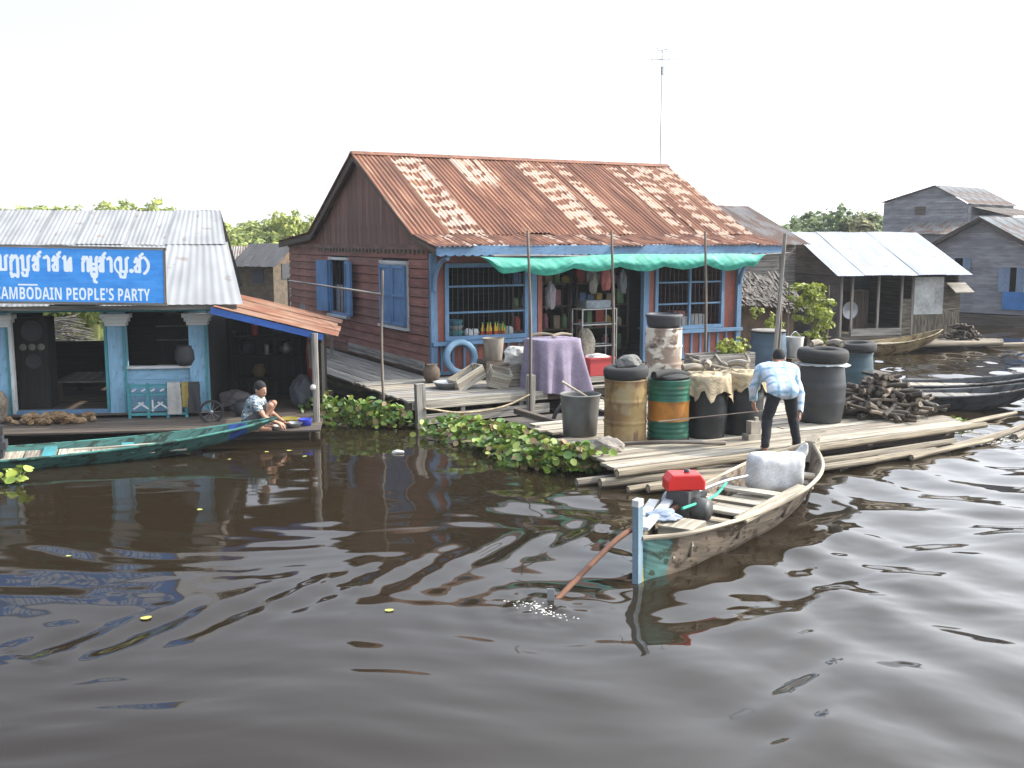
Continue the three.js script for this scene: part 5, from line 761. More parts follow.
person('person in grey print top crouching at the water edge under the rusty lean-to', [-3.78, 0.165, -15.3], 0, {
  hip: [-0.16, 0.14, 0.0], waist: [-0.15, 0.26, 0.0], lat: [0, 0, 0.06], chest: [-0.06, 0.42, 0.0], neck: [-0.02, 0.51, 0.0], head: [0.03, 0.62, 0.02],
  shL: [-0.05, 0.45, -0.145], shR: [-0.05, 0.45, 0.145], elL: [0.12, 0.26, -0.2], elR: [0.12, 0.24, 0.21], wrL: [0.3, 0.14, -0.1], wrR: [0.30, 0.13, 0.1],
  thL: [-0.14, 0.15, -0.08], thR: [-0.14, 0.15, 0.08], knL: [0.19, 0.40, -0.11], knR: [0.19, 0.40, 0.11], anL: [0.03, 0.085, -0.1], anR: [0.03, 0.085, 0.1], toe: [0.14, 0, 0.0], mid: [0.05, 0.33, 0], half: 0.46, res: 80,
}, [0.12, 1.0, 0], { shirt: mat([0.78, 0.78, 0.76], { map: T.print }), trousers: mat([0.10, 0.09, 0.10], { map: T.cloth }), loose: 0.008, sleeves: false, long: true, hem: [-0.17, 0.16, 0, -0.2, -1, 0], cut: (x, y, z) => (x - 0.14) * 0.7 + (x < 0.1 && y < 0.2 && x > -0.02 ? 0.1 : 0) });

// ------------------------------------------------------------------ the pale blue floating house with the party sign
const HL = frame(-4.92, -16.68, 8), TL = 8;
{
  const h = thing('blue_house', 'pale blue floating house with whitish corrugated roof and white capitals', 'house', HL(0, 0, 0), TL), D = 4.2, XL = -5.4;
  part(h, 'float_base', box(6.4, 0.4, 4.6), M.darkWood[1], [-2.1, -0.08, -1.9]);
  for (let k = 0; k < 21; k++) plank(h, 'floor_board', 5.4, 0.03, 0.196, [XL / 2, 0.235, 0.02 - k * 0.2], M.darkWood);
  for (let k = 0; k < 7; k++) plank(h, 'platform_board', 6.2, 0.03, 0.17, [-2.2, 0.165, 0.2 + k * 0.18], M.darkWood);
  const pil = (x0, x1) => { const p = part(h, 'pillar', box(x1 - x0, 1.62, 0.14), M.pale, [(x0 + x1) / 2, 1.06, 0]); part(p, 'capital', merge([moved(box(x1 - x0 + 0.04, 0.06, 0.2), 0, 0.62, 0.02), moved(box(x1 - x0 + 0.1, 0.06, 0.24), 0, 0.68, 0.02), moved(box(x1 - x0 + 0.16, 0.07, 0.28), 0, 0.745, 0.02)]), M.paleWhite); part(p, 'edge_strip', box(0.035, 1.4, 0.03), M.teal, [(x1 - x0) / 2 - 0.02, -0.1, 0.08]); return p; };
  pil(-0.29, 0); pil(-1.54, -1.26); pil(-3.3, -3.02);
  for (let k = 0; k < 4; k++) plank(h, 'wall_board', 0.97, 0.17, 0.05, [-0.775, 0.34 + k * 0.174, 0], M.pale);
  part(h, 'window_sill', box(1.0, 0.04, 0.12), M.paleWhite, [-0.775, 0.975, 0.02]);
  for (let k = 0; k < 3; k++) plank(h, 'wall_board', 2.0, 0.5, 0.05, [-4.31, 0.52 + k * 0.51, 0], M.pale);
  part(h, 'beam', box(5.6, 0.11, 0.14), M.teal, [-2.6, 1.925, 0]); part(h, 'door_sill', box(1.48, 0.06, 0.1), M.blue, [-2.28, 0.285, 0.05]);
  part(h, 'door_jamb', box(0.05, 1.6, 0.1), M.paleWhite, [-2.99, 1.07, 0.06]); part(h, 'door_jamb', box(0.04, 1.6, 0.08), M.teal, [-1.565, 1.07, 0.06]);
  // inside: side and back walls, with the back opening
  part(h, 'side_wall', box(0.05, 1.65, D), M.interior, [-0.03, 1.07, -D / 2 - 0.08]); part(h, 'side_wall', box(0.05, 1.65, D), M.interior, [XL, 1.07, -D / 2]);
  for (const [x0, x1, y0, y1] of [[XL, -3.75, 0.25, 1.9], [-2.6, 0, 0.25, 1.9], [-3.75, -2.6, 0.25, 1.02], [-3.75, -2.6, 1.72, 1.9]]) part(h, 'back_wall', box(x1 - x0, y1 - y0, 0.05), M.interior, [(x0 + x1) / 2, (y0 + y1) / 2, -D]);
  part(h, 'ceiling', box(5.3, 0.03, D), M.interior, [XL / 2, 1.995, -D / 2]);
  // roof sheets: an upper and a lower row on the street side, one row behind
  const y1 = 3.52, z1 = -2.35, y0 = 2.02, z0 = 0.66, l = Math.hypot(y1 - y0, z0 - z1), a = Math.atan2(y1 - y0, z0 - z1), n = 8, sw = 0.72;
  for (let i = 0; i < n; i++) {
    const last = i === n - 1, x = -0.05 - (n - 1 - i) * sw - sw * 0.05 - (last ? 0 : 0) - 0.72 + 0.0;
    part(h, 'roof_sheet', corr(sw + 0.05, l * 0.4, { pitch: 0.076, amp: 0.0032, off: true, seed: i + 3, taper1: last ? 1.3 : 1 }), M.zinc, [x, y1 + (i % 2) * 0.01, z1], [a, 0, 0]);
    const k = 0.365, sx = x + (i % 2 ? 0.03 : -0.02);
    part(h, 'roof_sheet', corr(sw + 0.05, l * (1 - k) + rr(-0.03, 0.03), { pitch: 0.076, amp: 0.0032, off: true, seed: i + 23, taper0: last ? 1.28 : 1, taper1: last ? 1.85 : 1 }), M.zinc, [sx, y1 - (y1 - y0) * k - 0.012 + (i % 2) * 0.008, z1 + (z0 - z1) * k], [a + rr(-0.004, 0.004), 0, 0]);
    const b = part(h, 'roof_sheet', corr(sw + 0.05, l, { pitch: 0.076, amp: 0.005, off: true, seed: i + 43 }), M.zinc, [x + sw + 0.05, y1 + (i % 2) * 0.01, z1]); b.rotation.set(a, Math.PI, 0, 'YXZ');
  }
  part(h, 'eave_batten', box(5.9, 0.07, 0.04), M.greyWood[1], [-2.4, 1.97, 0.6]);
  part(h, 'ridge_board', box(5.6, 0.1, 0.06), M.greyWood[0], [-2.9, 3.44, -2.35]);
  part(h, 'gable_wall', prism([[-0.05, 2.0], [4.4, 2.0], [2.2, 3.35]], 0.04), M.greyWood[1], [-0.3, 0, 0], [0, Math.PI / 2, 0]);
}
{ // sign board on the roof edge
  const c = document.createElement('canvas'); c.width = 1400; c.height = 400; const x = c.getContext('2d');
  x.fillStyle = '#3f97e6'; x.fillRect(0, 0, 1400, 400); const q = rng(5); for (let i = 0; i < 700; i++) { x.fillStyle = q() < 0.5 ? 'rgba(20,90,180,0.05)' : 'rgba(120,190,250,0.05)'; x.fillRect(q() * 1400, q() * 400, 20 + q() * 160, 6 + q() * 40); }
  x.strokeStyle = '#eef3f6'; x.lineCap = x.lineJoin = 'round';
  const G = { // strokes of the upper line's letters, drawn in a unit box
    b: [[[0, 0.16], [0.16, 0], [0.2, 0.12], [0.2, 1], [0.8, 1], [0.8, 0.1], [0.98, 0]]], k: [[[0.12, 1], [0.12, 0.4], [0.3, 0.3], [0.12, 0.16], [0.3, 0], [0.5, 0.14], [0.7, 0], [0.88, 0.2], [0.88, 1]]], s: [[[0, 0.14], [0.14, 0], [0.16, 1], [0.5, 0.84], [0.5, 0.2], [0.84, 0], [0.84, 1], [1, 1]]],
    j: [[[0.1, 0.3], [0.28, 0.02], [0.46, 0.2], [0.4, 0.5], [0.12, 0.7], [0.2, 0.98], [0.6, 1], [0.62, 0.1], [0.84, 0]], [[0.66, -0.12], [0.95, -0.3]]], a: [[[0.1, 0.12], [0.4, 0], [0.6, 0.16], [0.6, 1]]], n: [[[0.05, 0.12], [0.22, 0], [0.24, 0.98], [0.52, 1], [0.5, 0.5]], [[0.5, 0.5], [0.86, 0.1], [0.88, 1]]], m: [[[0.08, 0], [0.12, 1], [0.5, 0.8], [0.86, 1], [0.86, 0.12], [0.98, 0]], [[0.2, 0.5], [0.8, 0.5]]],
  };
  const sub = { r: [[[0.7, 1.06], [0.6, 1.42], [0.2, 1.4], [0.1, 1.2]]], s: [[[0.1, 1.2], [0.2, 1.5], [0.5, 1.34], [0.85, 1.5], [0.9, 1.1]]], p: [[[0.1, 1.15], [0.3, 1.4], [0.5, 1.2], [0.8, 1.4], [0.9, 1.15]], [[0.5, 1.5], [0.55, 1.75], [0.8, 1.8]]] };
  const put = (paths, X, W) => { x.lineWidth = 21; for (const p of paths) { x.beginPath(); p.forEach(([u, v], i) => { const px = X + u * W, py = 62 + v * 104; i ? x.lineTo(px, py) : x.moveTo(px, py); }); x.stroke(); } };
  let X = 150; for (const [ch, sb] of [['k'], ['n'], ['b'], ['k', 's'], ['b', 'r'], ['j'], ['a'], ['j'], ['n']]) { put(G[ch], X, 58); if (sb) put(sub[sb], X, 58); X += ch === 'a' ? 56 : 74; }
  X = 850; for (const [ch, sb] of [['k'], ['m', 'p'], ['j'], ['a']]) { put(G[ch], X, 46); if (sb) put(sub[sb], X, 46); X += ch === 'a' ? 44 : 56; }
  X = 1070; x.lineWidth = 15; x.beginPath(); x.arc(X + 78, 118, 78, Math.PI * 0.72, Math.PI * 1.28); x.stroke(); put(G.b, X + 28, 62); put(sub.r, X + 28, 62); x.beginPath(); x.arc(X + 112, 160, 6, 0, 7); x.stroke(); put(G.j, X + 130, 62); x.beginPath(); x.arc(X + 150, 118, 78, -Math.PI * 0.28, Math.PI * 0.28); x.stroke();
  x.fillStyle = '#eef3f6'; x.font = 'bold 128px sans-serif'; const txt = "CAMBODAIN PEOPLE'S PARTY", w = x.measureText(txt).width; x.save(); x.translate(258, 385); x.scale(1046 / w, 1); x.fillText(txt, 0, 0); x.restore();
  x.fillRect(420, 270, 130, 12);
  const t = new THREE.CanvasTexture(c); t.colorSpace = THREE.SRGBColorSpace;
  const s = thing('sign_board', 'blue sign board with white lettering on the edge of the whitish roof', 'sign', HL(-2.0, 2.06, 0.80), TL); s.rotation.z = -0.022;
  const face = new THREE.PlaneGeometry(3.0, 0.8); part(s, 'face', face, mat([1, 1, 1], { map: t, roughness: 0.5 }), [0, 0.42, 0.018]); part(s, 'backing', box(3.0, 0.8, 0.03), M.blue, [0, 0.42, 0]);
  for (const y of [0, 0.84]) part(s, 'frame_rail', box(3.1, 0.035, 0.05), M.greyWood[1], [0, y, 0.005]); for (const k of [-1, 1]) part(s, 'frame_rail', box(0.035, 0.84, 0.05), M.greyWood[1], [k * 1.52, 0.42, 0.005]);
  for (const k of [-1, 0, 1]) part(s, 'strut', tube([[k * 1.2, 0.7, -0.02], [k * 1.2, 0.48, -0.42]], 0.015, 0.015, 5), M.greyWood[0]);
}
{ // railing and the clothes on it
  const r = thing('railing', 'teal painted railing with white ornament below the window of the pale blue house', 'railing', HL(-0.78, 0.18, 0.22), TL);
  for (const y of [0.06, 0.52]) part(r, 'rail', box(0.92, 0.04, 0.04), M.teal, [0, y, 0]); part(r, 'rail', box(0.84, 0.03, 0.03), M.teal, [0, 0.38, 0]);
  for (const x of [-0.44, -0.15, 0.15, 0.44]) part(r, 'baluster', box(0.04, 0.56, 0.035), M.teal, [x, 0.28, 0.001]);
  for (let k = 0; k < 6; k++) part(r, 'ornament', box(0.07, 0.025, 0.02), M.paleWhite, [-0.36 + k * 0.145, 0.45, 0.012], [0, 0, 0.5]);
  for (const [x, a] of [[-0.3, 0.6], [-0.22, -0.6], [0.0, 0.6], [0.08, -0.6], [-0.08, 1.57]]) part(r, 'ornament', box(0.19, 0.025, 0.02), M.paleWhite, [x, 0.2, 0.012], [0, 0, a]);
  const drape = (name, label, x, w, len, col, seed) => { const n = new ImprovedNoise(); single(name, surf((u, v) => { const t = v * 2 - 1, s = Math.abs(t), f = n.noise(u * 3, v * 2, seed); return [(u - 0.5) * w * (1 + 0.12 * s) + 0.02 * n.noise(v * 3, u, seed + 2), (0.5 - 0.5 * s) * 0 - len * Math.max(0, s - 0.06) * (t > 0 ? 1 : 0.75) + 0.028 * (1 - s), 0.035 * Math.sign(t) * Math.min(1, s * 5) + f * 0.03 * s]; }, 14, 26), mat(col, { map: T.cloth }), label, 'clothes', HL(x, 0.725, 0.225), [0, TL * DEG, 0]); };
  drape('hung_trousers', 'pair of whitish trousers hung over the teal railing', -0.52, 0.2, 0.52, [0.52, 0.5, 0.46], 1); drape('hung_cloth', 'mustard yellow cloth hung over the teal railing', -0.35, 0.1, 0.4, [0.36, 0.27, 0.07], 4); drape('hung_cloth', 'dark cloth hung at the right end of the teal railing', -0.22, 0.18, 0.5, [0.05, 0.05, 0.055], 7);
  single('dark_pot', lathe([[0, 0], [0.12, 0], [0.17, 0.1], [0.16, 0.24], [0.13, 0.3], [0.15, 0.32], [0, 0.32]], 20), M.iron, 'dark pot standing on the window ledge corner above the hung clothes', 'pot', HL(-0.36, 0.997, 0.0));
}
{ // dry roots heaped before the doorway
  const vs = []; for (let k = 0; k < 5; k++) vs.push(lumpGeo(rr(0.06, 0.1), rr(0.03, 0.05), rr(0.04, 0.06), k * 5 + 2, 0.5)); const ms = [mat([0.34, 0.22, 0.11], { map: T.stain }), mat([0.26, 0.17, 0.09], { map: T.stain }), mat([0.42, 0.3, 0.17], { map: T.stain })];
  for (let i = 0; i < 70; i++) single('root_piece', pick(vs), pick(ms), 'brown root piece in the heap before the doorway of the pale blue house', 'root', HL(-2.3 + (R() + R() - 1) * 0.68, 0.21 + rr(0, 0.1), 0.5 + (R() + R() - 1) * 0.3), [rr(-0.5, 0.5), rr(0, 6), rr(-0.5, 0.5)], 'roots heaped before the doorway');
  single('grey_bundle', lumpGeo(0.22, 0.28, 0.2, 9, 0.3), mat([0.28, 0.26, 0.24], { map: T.weave }), 'grey netting bundle at the left frame edge by the pillar', 'bundle', HL(-3.2, 0.42, 0.4));
}
{ // loudspeaker and furniture inside
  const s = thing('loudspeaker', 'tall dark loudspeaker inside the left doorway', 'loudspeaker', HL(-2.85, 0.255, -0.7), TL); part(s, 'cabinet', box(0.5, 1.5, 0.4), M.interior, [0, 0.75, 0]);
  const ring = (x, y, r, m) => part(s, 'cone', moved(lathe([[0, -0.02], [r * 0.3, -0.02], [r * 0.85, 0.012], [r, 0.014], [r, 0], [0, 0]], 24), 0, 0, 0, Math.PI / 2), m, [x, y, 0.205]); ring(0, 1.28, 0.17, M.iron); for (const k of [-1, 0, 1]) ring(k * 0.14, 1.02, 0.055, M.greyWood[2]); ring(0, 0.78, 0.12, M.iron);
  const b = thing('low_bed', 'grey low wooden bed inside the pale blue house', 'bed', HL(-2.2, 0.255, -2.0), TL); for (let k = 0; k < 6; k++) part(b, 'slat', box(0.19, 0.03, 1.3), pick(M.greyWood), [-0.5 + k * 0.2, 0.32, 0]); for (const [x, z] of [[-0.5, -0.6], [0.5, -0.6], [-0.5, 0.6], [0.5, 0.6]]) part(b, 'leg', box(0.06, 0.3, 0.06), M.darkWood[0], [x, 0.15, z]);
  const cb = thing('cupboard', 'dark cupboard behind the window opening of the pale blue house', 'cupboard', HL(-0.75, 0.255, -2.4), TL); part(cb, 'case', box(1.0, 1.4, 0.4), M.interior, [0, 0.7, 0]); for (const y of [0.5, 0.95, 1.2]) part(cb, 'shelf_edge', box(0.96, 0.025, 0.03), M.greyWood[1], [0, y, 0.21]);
  for (const [x, y, w] of [[-1.0, 1.25, 0.2], [-0.7, 1.25, 0.14]]) single('plate_stack', lathe([[0, 0], [w / 2, 0], [w / 2, 0.05], [0, 0.05]], 16), M.steel, 'plates on the cupboard edge, ' + (w > 0.15 ? 'wider stack' : 'narrower stack'), 'plates', HL(x, 1.66, -2.35));
}
{ // brushwood seen through the back opening
  const q = rng(4), l = []; for (let i = 0; i < 150; i++) { const a = q() * 6.28, r = q() * 0.9, y = 0.1 + (1 - r) * 0.9 * q(), b = q() * 6.28; l.push(tube([[Math.cos(a) * r - Math.cos(b) * 0.4, y, Math.sin(a) * r * 0.6], [Math.cos(a) * r, y + 0.1 * q(), Math.sin(a) * r * 0.6 + 0.1], [Math.cos(a) * r + Math.cos(b) * 0.4, y + 0.15 * (q() - 0.3), Math.sin(a) * r * 0.6 + Math.sin(b) * 0.3]], 0.014, 0.01, 4, 2)); }
  const o = mesh(merge(l), M.greyWood[1]); o.name = 'brushwood_heap'; o.userData.kind = 'stuff'; o.position.set(-10.5, 0.3, -24.3); scene.add(o); tag(o, 'grey heap of brushwood seen through the pale blue house', 'brushwood');
  const f = thing('plank_float', 'dark floating platform under the brushwood heap', 'raft', [-10.5, 0, -24.4]); for (let k = 0; k < 8; k++) plank(f, 'plank', 3.0, 0.06, 0.24, [0, 0.27, -1 + k * 0.26], M.darkWood); part(f, 'float', box(2.8, 0.3, 1.9), M.darkWood[1], [0, 0.08, -0.1]);
}
{ // rusty lean-to
  const h = thing('lean_to', 'open lean-to with rusty corrugated roof, blue fascia and whitish post', 'lean-to', HL(0, 0, 0), TL);
  const l = Math.hypot(1.78, 0.46), a = Math.atan2(0.46, 1.78);
  const rm = mat([0.80, 0.44, 0.27], { map: T.zincOld, roughness: 0.85 });
  for (let k = 0; k < 4; k++) { const s = part(h, 'roof_sheet', corr(0.86, l + rr(0, 0.12), { pitch: 0.1, amp: 0.012, off: true, seed: k + 70 }), rm, [0.22, 1.99 + (k % 2) * 0.012, 0.82 - k * 0.8]); s.rotation.set(a, Math.PI / 2, 0, 'YXZ'); }
  part(h, 'fascia', box(1.75, 0.1, 0.03), M.blueDeep, [1.02, 1.71, 0.79], [0, 0, -a]);
  part(h, 'post', tube([[1.73, -0.4, 0.86], [1.74, 0.6, 0.85], [1.74, 1.56, 0.83]], 0.055, 0.05, 8), M.polePale); part(h, 'post', tube([[1.7, -0.3, -2.2], [1.7, 1.5, -2.2]], 0.05, 0.045, 7), M.pole);
  part(h, 'rafter', tube([[0.1, 1.9, -1.0], [1.9, 1.44, -1.0]], 0.03, 0.03, 6), M.darkWood[0]);
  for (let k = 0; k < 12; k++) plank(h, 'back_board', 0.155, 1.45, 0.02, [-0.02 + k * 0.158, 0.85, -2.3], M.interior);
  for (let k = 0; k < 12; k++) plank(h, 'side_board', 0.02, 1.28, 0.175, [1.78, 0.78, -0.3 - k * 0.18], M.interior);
  for (let k = 0; k < 9; k++) plank(h, 'floor_board', 1.75, 0.03, 0.4, [0.95, 0.145, -2.0 + k * 0.42], M.darkWood);
  part(h, 'float', box(1.5, 0.24, 3.5), M.darkWood[1], [0.9, 0.0, -0.4]);
  const put = (name, label, g, m, x, y, z, r = [0, 0, 0]) => single(name, g, m, label, name.replace(/_/g, ' ').split(' ').slice(-1)[0], HL(x, y, z), r);
  const pot = lathe([[0, 0], [0.1, 0], [0.16, 0.1], [0.15, 0.2], [0.1, 0.25], [0.12, 0.27], [0, 0.26]], 20);
  put('cooking_pot', 'sooty cooking pot in the lean-to behind the crouching person', pot, M.iron, 0.55, 0.165, 0.2); put('metal_bowl', 'pale metal bowl on the edge right of the crouching person', lathe([[0, 0], [0.08, 0], [0.13, 0.07], [0.12, 0.07], [0.07, 0.01], [0, 0.01]], 18), M.steel, 1.42, 0.165, 1.3); put('metal_bowl', 'white bowl lying beside the pale metal bowl', lathe([[0, 0], [0.06, 0], [0.11, 0.06], [0.1, 0.06], [0, 0.01]], 18), M.white, 1.2, 0.165, 1.45); put('yellow_basin', 'yellow basin behind the bowls at the lean-to edge', lathe([[0, 0], [0.12, 0], [0.17, 0.09], [0.16, 0.09], [0, 0.01]], 18), mat([0.4, 0.3, 0.06]), 1.32, 0.165, 1.0); put('blue_tub', 'small blue tub beside the whitish post', lathe([[0, 0], [0.09, 0], [0.11, 0.1], [0.1, 0.1], [0, 0.01]], 16), mat([0.03, 0.05, 0.4]), 1.58, 0.165, 1.15);
  const dr = (x, y, z, w, len, c, lab) => { const n = new ImprovedNoise(); single('hung_cloth', surf((u, v) => [(u - 0.5) * w, -v * len, 0.03 * Math.sin(u * 14 + x) + 0.03 * n.noise(u * 3, v * 2, x)], 20, 6), mat(c, { map: T.cloth }), lab, 'cloth', HL(x, y, z), [0, (TL - 70) * DEG, 0]); };
  dr(1.62, 1.35, -0.5, 0.4, 0.7, [0.3, 0.04, 0.05], 'dark red cloth hung at the lean-to side'); dr(1.6, 1.35, -1.1, 0.4, 0.6, [0.16, 0.2, 0.26], 'grey-blue cloth hung deeper in the lean-to'); dr(1.66, 1.4, 0.0, 0.3, 0.5, [0.3, 0.26, 0.2], 'brown cloth hung nearest the whitish post');
  single('cloth_line', tube([[1.62, 1.38, 0.4], [1.61, 1.36, -1], [1.6, 1.4, -2.2]], 0.008, 0.008, 4), M.iron, 'thin line that carries the cloths in the lean-to', 'line', HL(0, 0, 0), [0, TL * DEG, 0]);
  const wh = thing('bicycle_wheel', 'old wheel leaning by the pillar behind the green boat', 'wheel', HL(0.12, 0.34, 0.75), TL + 12); part(wh, 'tyre', moved(tyreGeo(0.17, 0.02), 0, 0, 0, Math.PI / 2), M.rubber); part(wh, 'hub', moved(lathe([[0, -0.03], [0.03, -0.03], [0.03, 0.03], [0, 0.03]], 10), 0, 0, 0, Math.PI / 2), M.steel); for (let k = 0; k < 10; k++) part(wh, 'spoke', tube([[0, 0, 0], [Math.cos(k * 0.628) * 0.15, Math.sin(k * 0.628) * 0.15, 0]], 0.003, 0.003, 4), M.steel);
  single('white_float', lumpGeo(0.045, 0.045, 0.045, 2, 0.1), M.white, 'small white float tied to the whitish post', 'float', HL(1.7, 0.72, 0.93));
}
{ // clutter in the dark of the lean-to
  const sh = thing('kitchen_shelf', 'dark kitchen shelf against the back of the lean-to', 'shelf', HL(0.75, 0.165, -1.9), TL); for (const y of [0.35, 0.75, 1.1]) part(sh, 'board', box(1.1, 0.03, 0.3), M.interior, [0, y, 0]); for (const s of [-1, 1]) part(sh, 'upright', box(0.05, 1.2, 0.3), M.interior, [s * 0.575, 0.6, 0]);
  const pot = lathe([[0, 0], [0.08, 0], [0.13, 0.08], [0.12, 0.16], [0.08, 0.2], [0.1, 0.22], [0, 0.21]], 18), can = lathe([[0, 0], [0.06, 0], [0.06, 0.18], [0, 0.18]], 14);
  for (const [x, y, g, m, lab] of [[0.4, 0.765, pot, M.iron, 'sooty pot on the lean-to shelf, left end'], [0.75, 0.765, can, M.steel, 'tin can in the middle of the lean-to shelf'], [1.1, 0.765, pot, M.steel, 'metal pot on the lean-to shelf, right end'], [0.55, 1.115, can, M.redPlastic, 'red can on the top board of the lean-to shelf'], [0.95, 1.115, pot, M.iron, 'sooty pot on the top board of the lean-to shelf'], [0.6, 0.365, pot, mat([0.2, 0.15, 0.08]), 'brown jar on the lowest board of the lean-to shelf']]) single('kitchen_vessel', g, m, lab, 'vessel', HL(x, 0.165 + y + 0.016, -1.9));
  single('washing_bundle', lumpGeo(0.26, 0.2, 0.2, 63, 0.35), mat([0.16, 0.14, 0.14], { map: T.cloth }), 'dark bundle of washing on the lean-to floor behind the wheel', 'bundle', HL(0.35, 0.33, -0.5)); single('washing_bundle', lumpGeo(0.2, 0.3, 0.2, 67, 0.3), mat([0.10, 0.11, 0.13], { map: T.cloth }), 'tall dark bundle by the side boards of the lean-to', 'bundle', HL(1.45, 0.42, -0.6));
}

// ------------------------------------------------------------------ the houses beyond
{ // small tarred hut and a brown roof between the two near houses
  const F = frame(-8.9, -33.3, -18), h = thing('tarred_hut', 'small dark hut with tarred roof between the pale blue and the red-brown house', 'hut', F(0, 0, 0), -18);
  part(h, 'wall', box(1.3, 2.3, 1.4), mat([0.17, 0.145, 0.12], { map: T.weave }), [0.75, 1.1, -0.75]); part(h, 'gable', prism([[0, 2.25], [1.5, 2.25], [1.5, 2.85], [1.1, 2.9]], 0.04), mat([0.2, 0.15, 0.11], { map: T.weave }), [1.39, 0, 0], [0, Math.PI / 2, 0]);
  const r = mat([0.085, 0.085, 0.095], { map: T.stain }); for (let k = 0; k < 3; k++) part(h, 'roof_sheet', corr(0.58, 1.5, { pitch: 0.09, amp: 0.008, seed: k, warp: 0.03 }), r, [-0.02 + k * 0.55, 2.88 + (k % 2) * 0.012, -1.05], [0.5, 0, 0]);
  const w = part(h, 'window', box(0.4, 0.45, 0.03), M.iron, [0.85, 1.85, -0.04]); part(w, 'frame', merge([moved(box(0.46, 0.03, 0.04), 0, 0.24, 0.01), moved(box(0.46, 0.03, 0.04), 0, -0.24, 0.01)]), M.darkWood[2]).userData.kind = undefined; part(h, 'side_window', box(0.03, 0.5, 0.5), M.iron, [1.41, 2.0, -0.8]);
  part(h, 'float', box(1.6, 0.3, 1.8), M.darkWood[1], [0.75, 0.0, -0.75]);
  const F2 = frame(-13.0, -42, 10), b = thing('brown_roof_house', 'low house with pale brown roof behind the tarred hut', 'house', F2(0, 0, 0), 10);
  part(b, 'wall', box(3.8, 2.0, 2), M.greyWood[2], [1.9, 1.0, -1.1]); part(b, 'float', box(4, 0.3, 2.4), M.darkWood[0], [1.9, 0, -1.1]); for (let k = 0; k < 5; k++) part(b, 'roof_sheet', corr(0.85, 1.7, { pitch: 0.1, seed: k + 9 }), mat([0.8, 0.72, 0.66], { map: T.zincOld }), [-0.2 + k * 0.82, 2.75 + (k % 2) * 0.012, -1.2], [0.45, 0, 0]);
  const lat = thing('lattice_panel', 'grey weathered slat panels leaning at the far end of the side walkway', 'panel', HM(-0.9, 0.43, -5.4), TM + 78); for (let k = 0; k < 9; k++) part(lat, 'slat', box(0.1, 1.15 - (k % 3) * 0.08, 0.02), pick(M.greyWood), [-0.6 + k * 0.14, 0.56, 0], [0.1, 0, 0]); for (const y of [0.25, 0.85]) part(lat, 'cross_slat', box(1.3, 0.07, 0.025), M.greyWood[0], [-0.04, y, 0.035 + (0.5 - y) * -0.1]);
  const bx2 = thing('wooden_trestle', 'grey wooden trestle on the side walkway below the open window', 'trestle', HM(-0.8, 0.43, -4.2), TM); part(bx2, 'top', box(0.3, 0.05, 0.9), M.greyWood[1], [0, 0.5, 0]); for (const [a, b2] of [[-1, -1], [1, -1], [-1, 1], [1, 1]]) part(bx2, 'leg', box(0.05, 0.5, 0.05), M.greyWood[0], [a * 0.12, 0.24, b2 * 0.38]);
}
{ // grey-brown roof right behind the shop
  const F = frame(4.34, -27.63, 28), h = thing('rear_house', 'house with grey-brown corrugated roof right behind the shop', 'house', F(0, 0, 0), 28);
  part(h, 'wall', box(4.4, 2.7, 4.6), M.greyWood[1], [2.2, 1.5, -2.5]); part(h, 'float', box(4.6, 0.3, 4.8), M.darkWood[0], [2.2, 0, -2.5]); const a = Math.atan2(1.15, 2.7), l = Math.hypot(1.15, 2.7), m = mat([0.72, 0.66, 0.62], { map: T.zincOld, roughness: 0.8 });
  for (let k = 0; k < 5; k++) { part(h, 'roof_sheet', corr(0.96, l, { seed: k + 14 }), m, [-0.1 + k * 0.93, 4.02 + (k % 2) * 0.012, -2.5], [a, 0, 0]); const b = part(h, 'roof_sheet', corr(0.96, l, { seed: k + 34 }), m, [0.86 + k * 0.93, 4.02 + (k % 2) * 0.012, -2.5]); b.rotation.set(a, Math.PI, 0, 'YXZ'); }
  part(h, 'gable', prism([[0.2, 2.84], [4.8, 2.84], [2.5, 3.92]], 0.05), M.greyWood[0], [4.36, 0, 0], [0, Math.PI / 2, 0]);
}
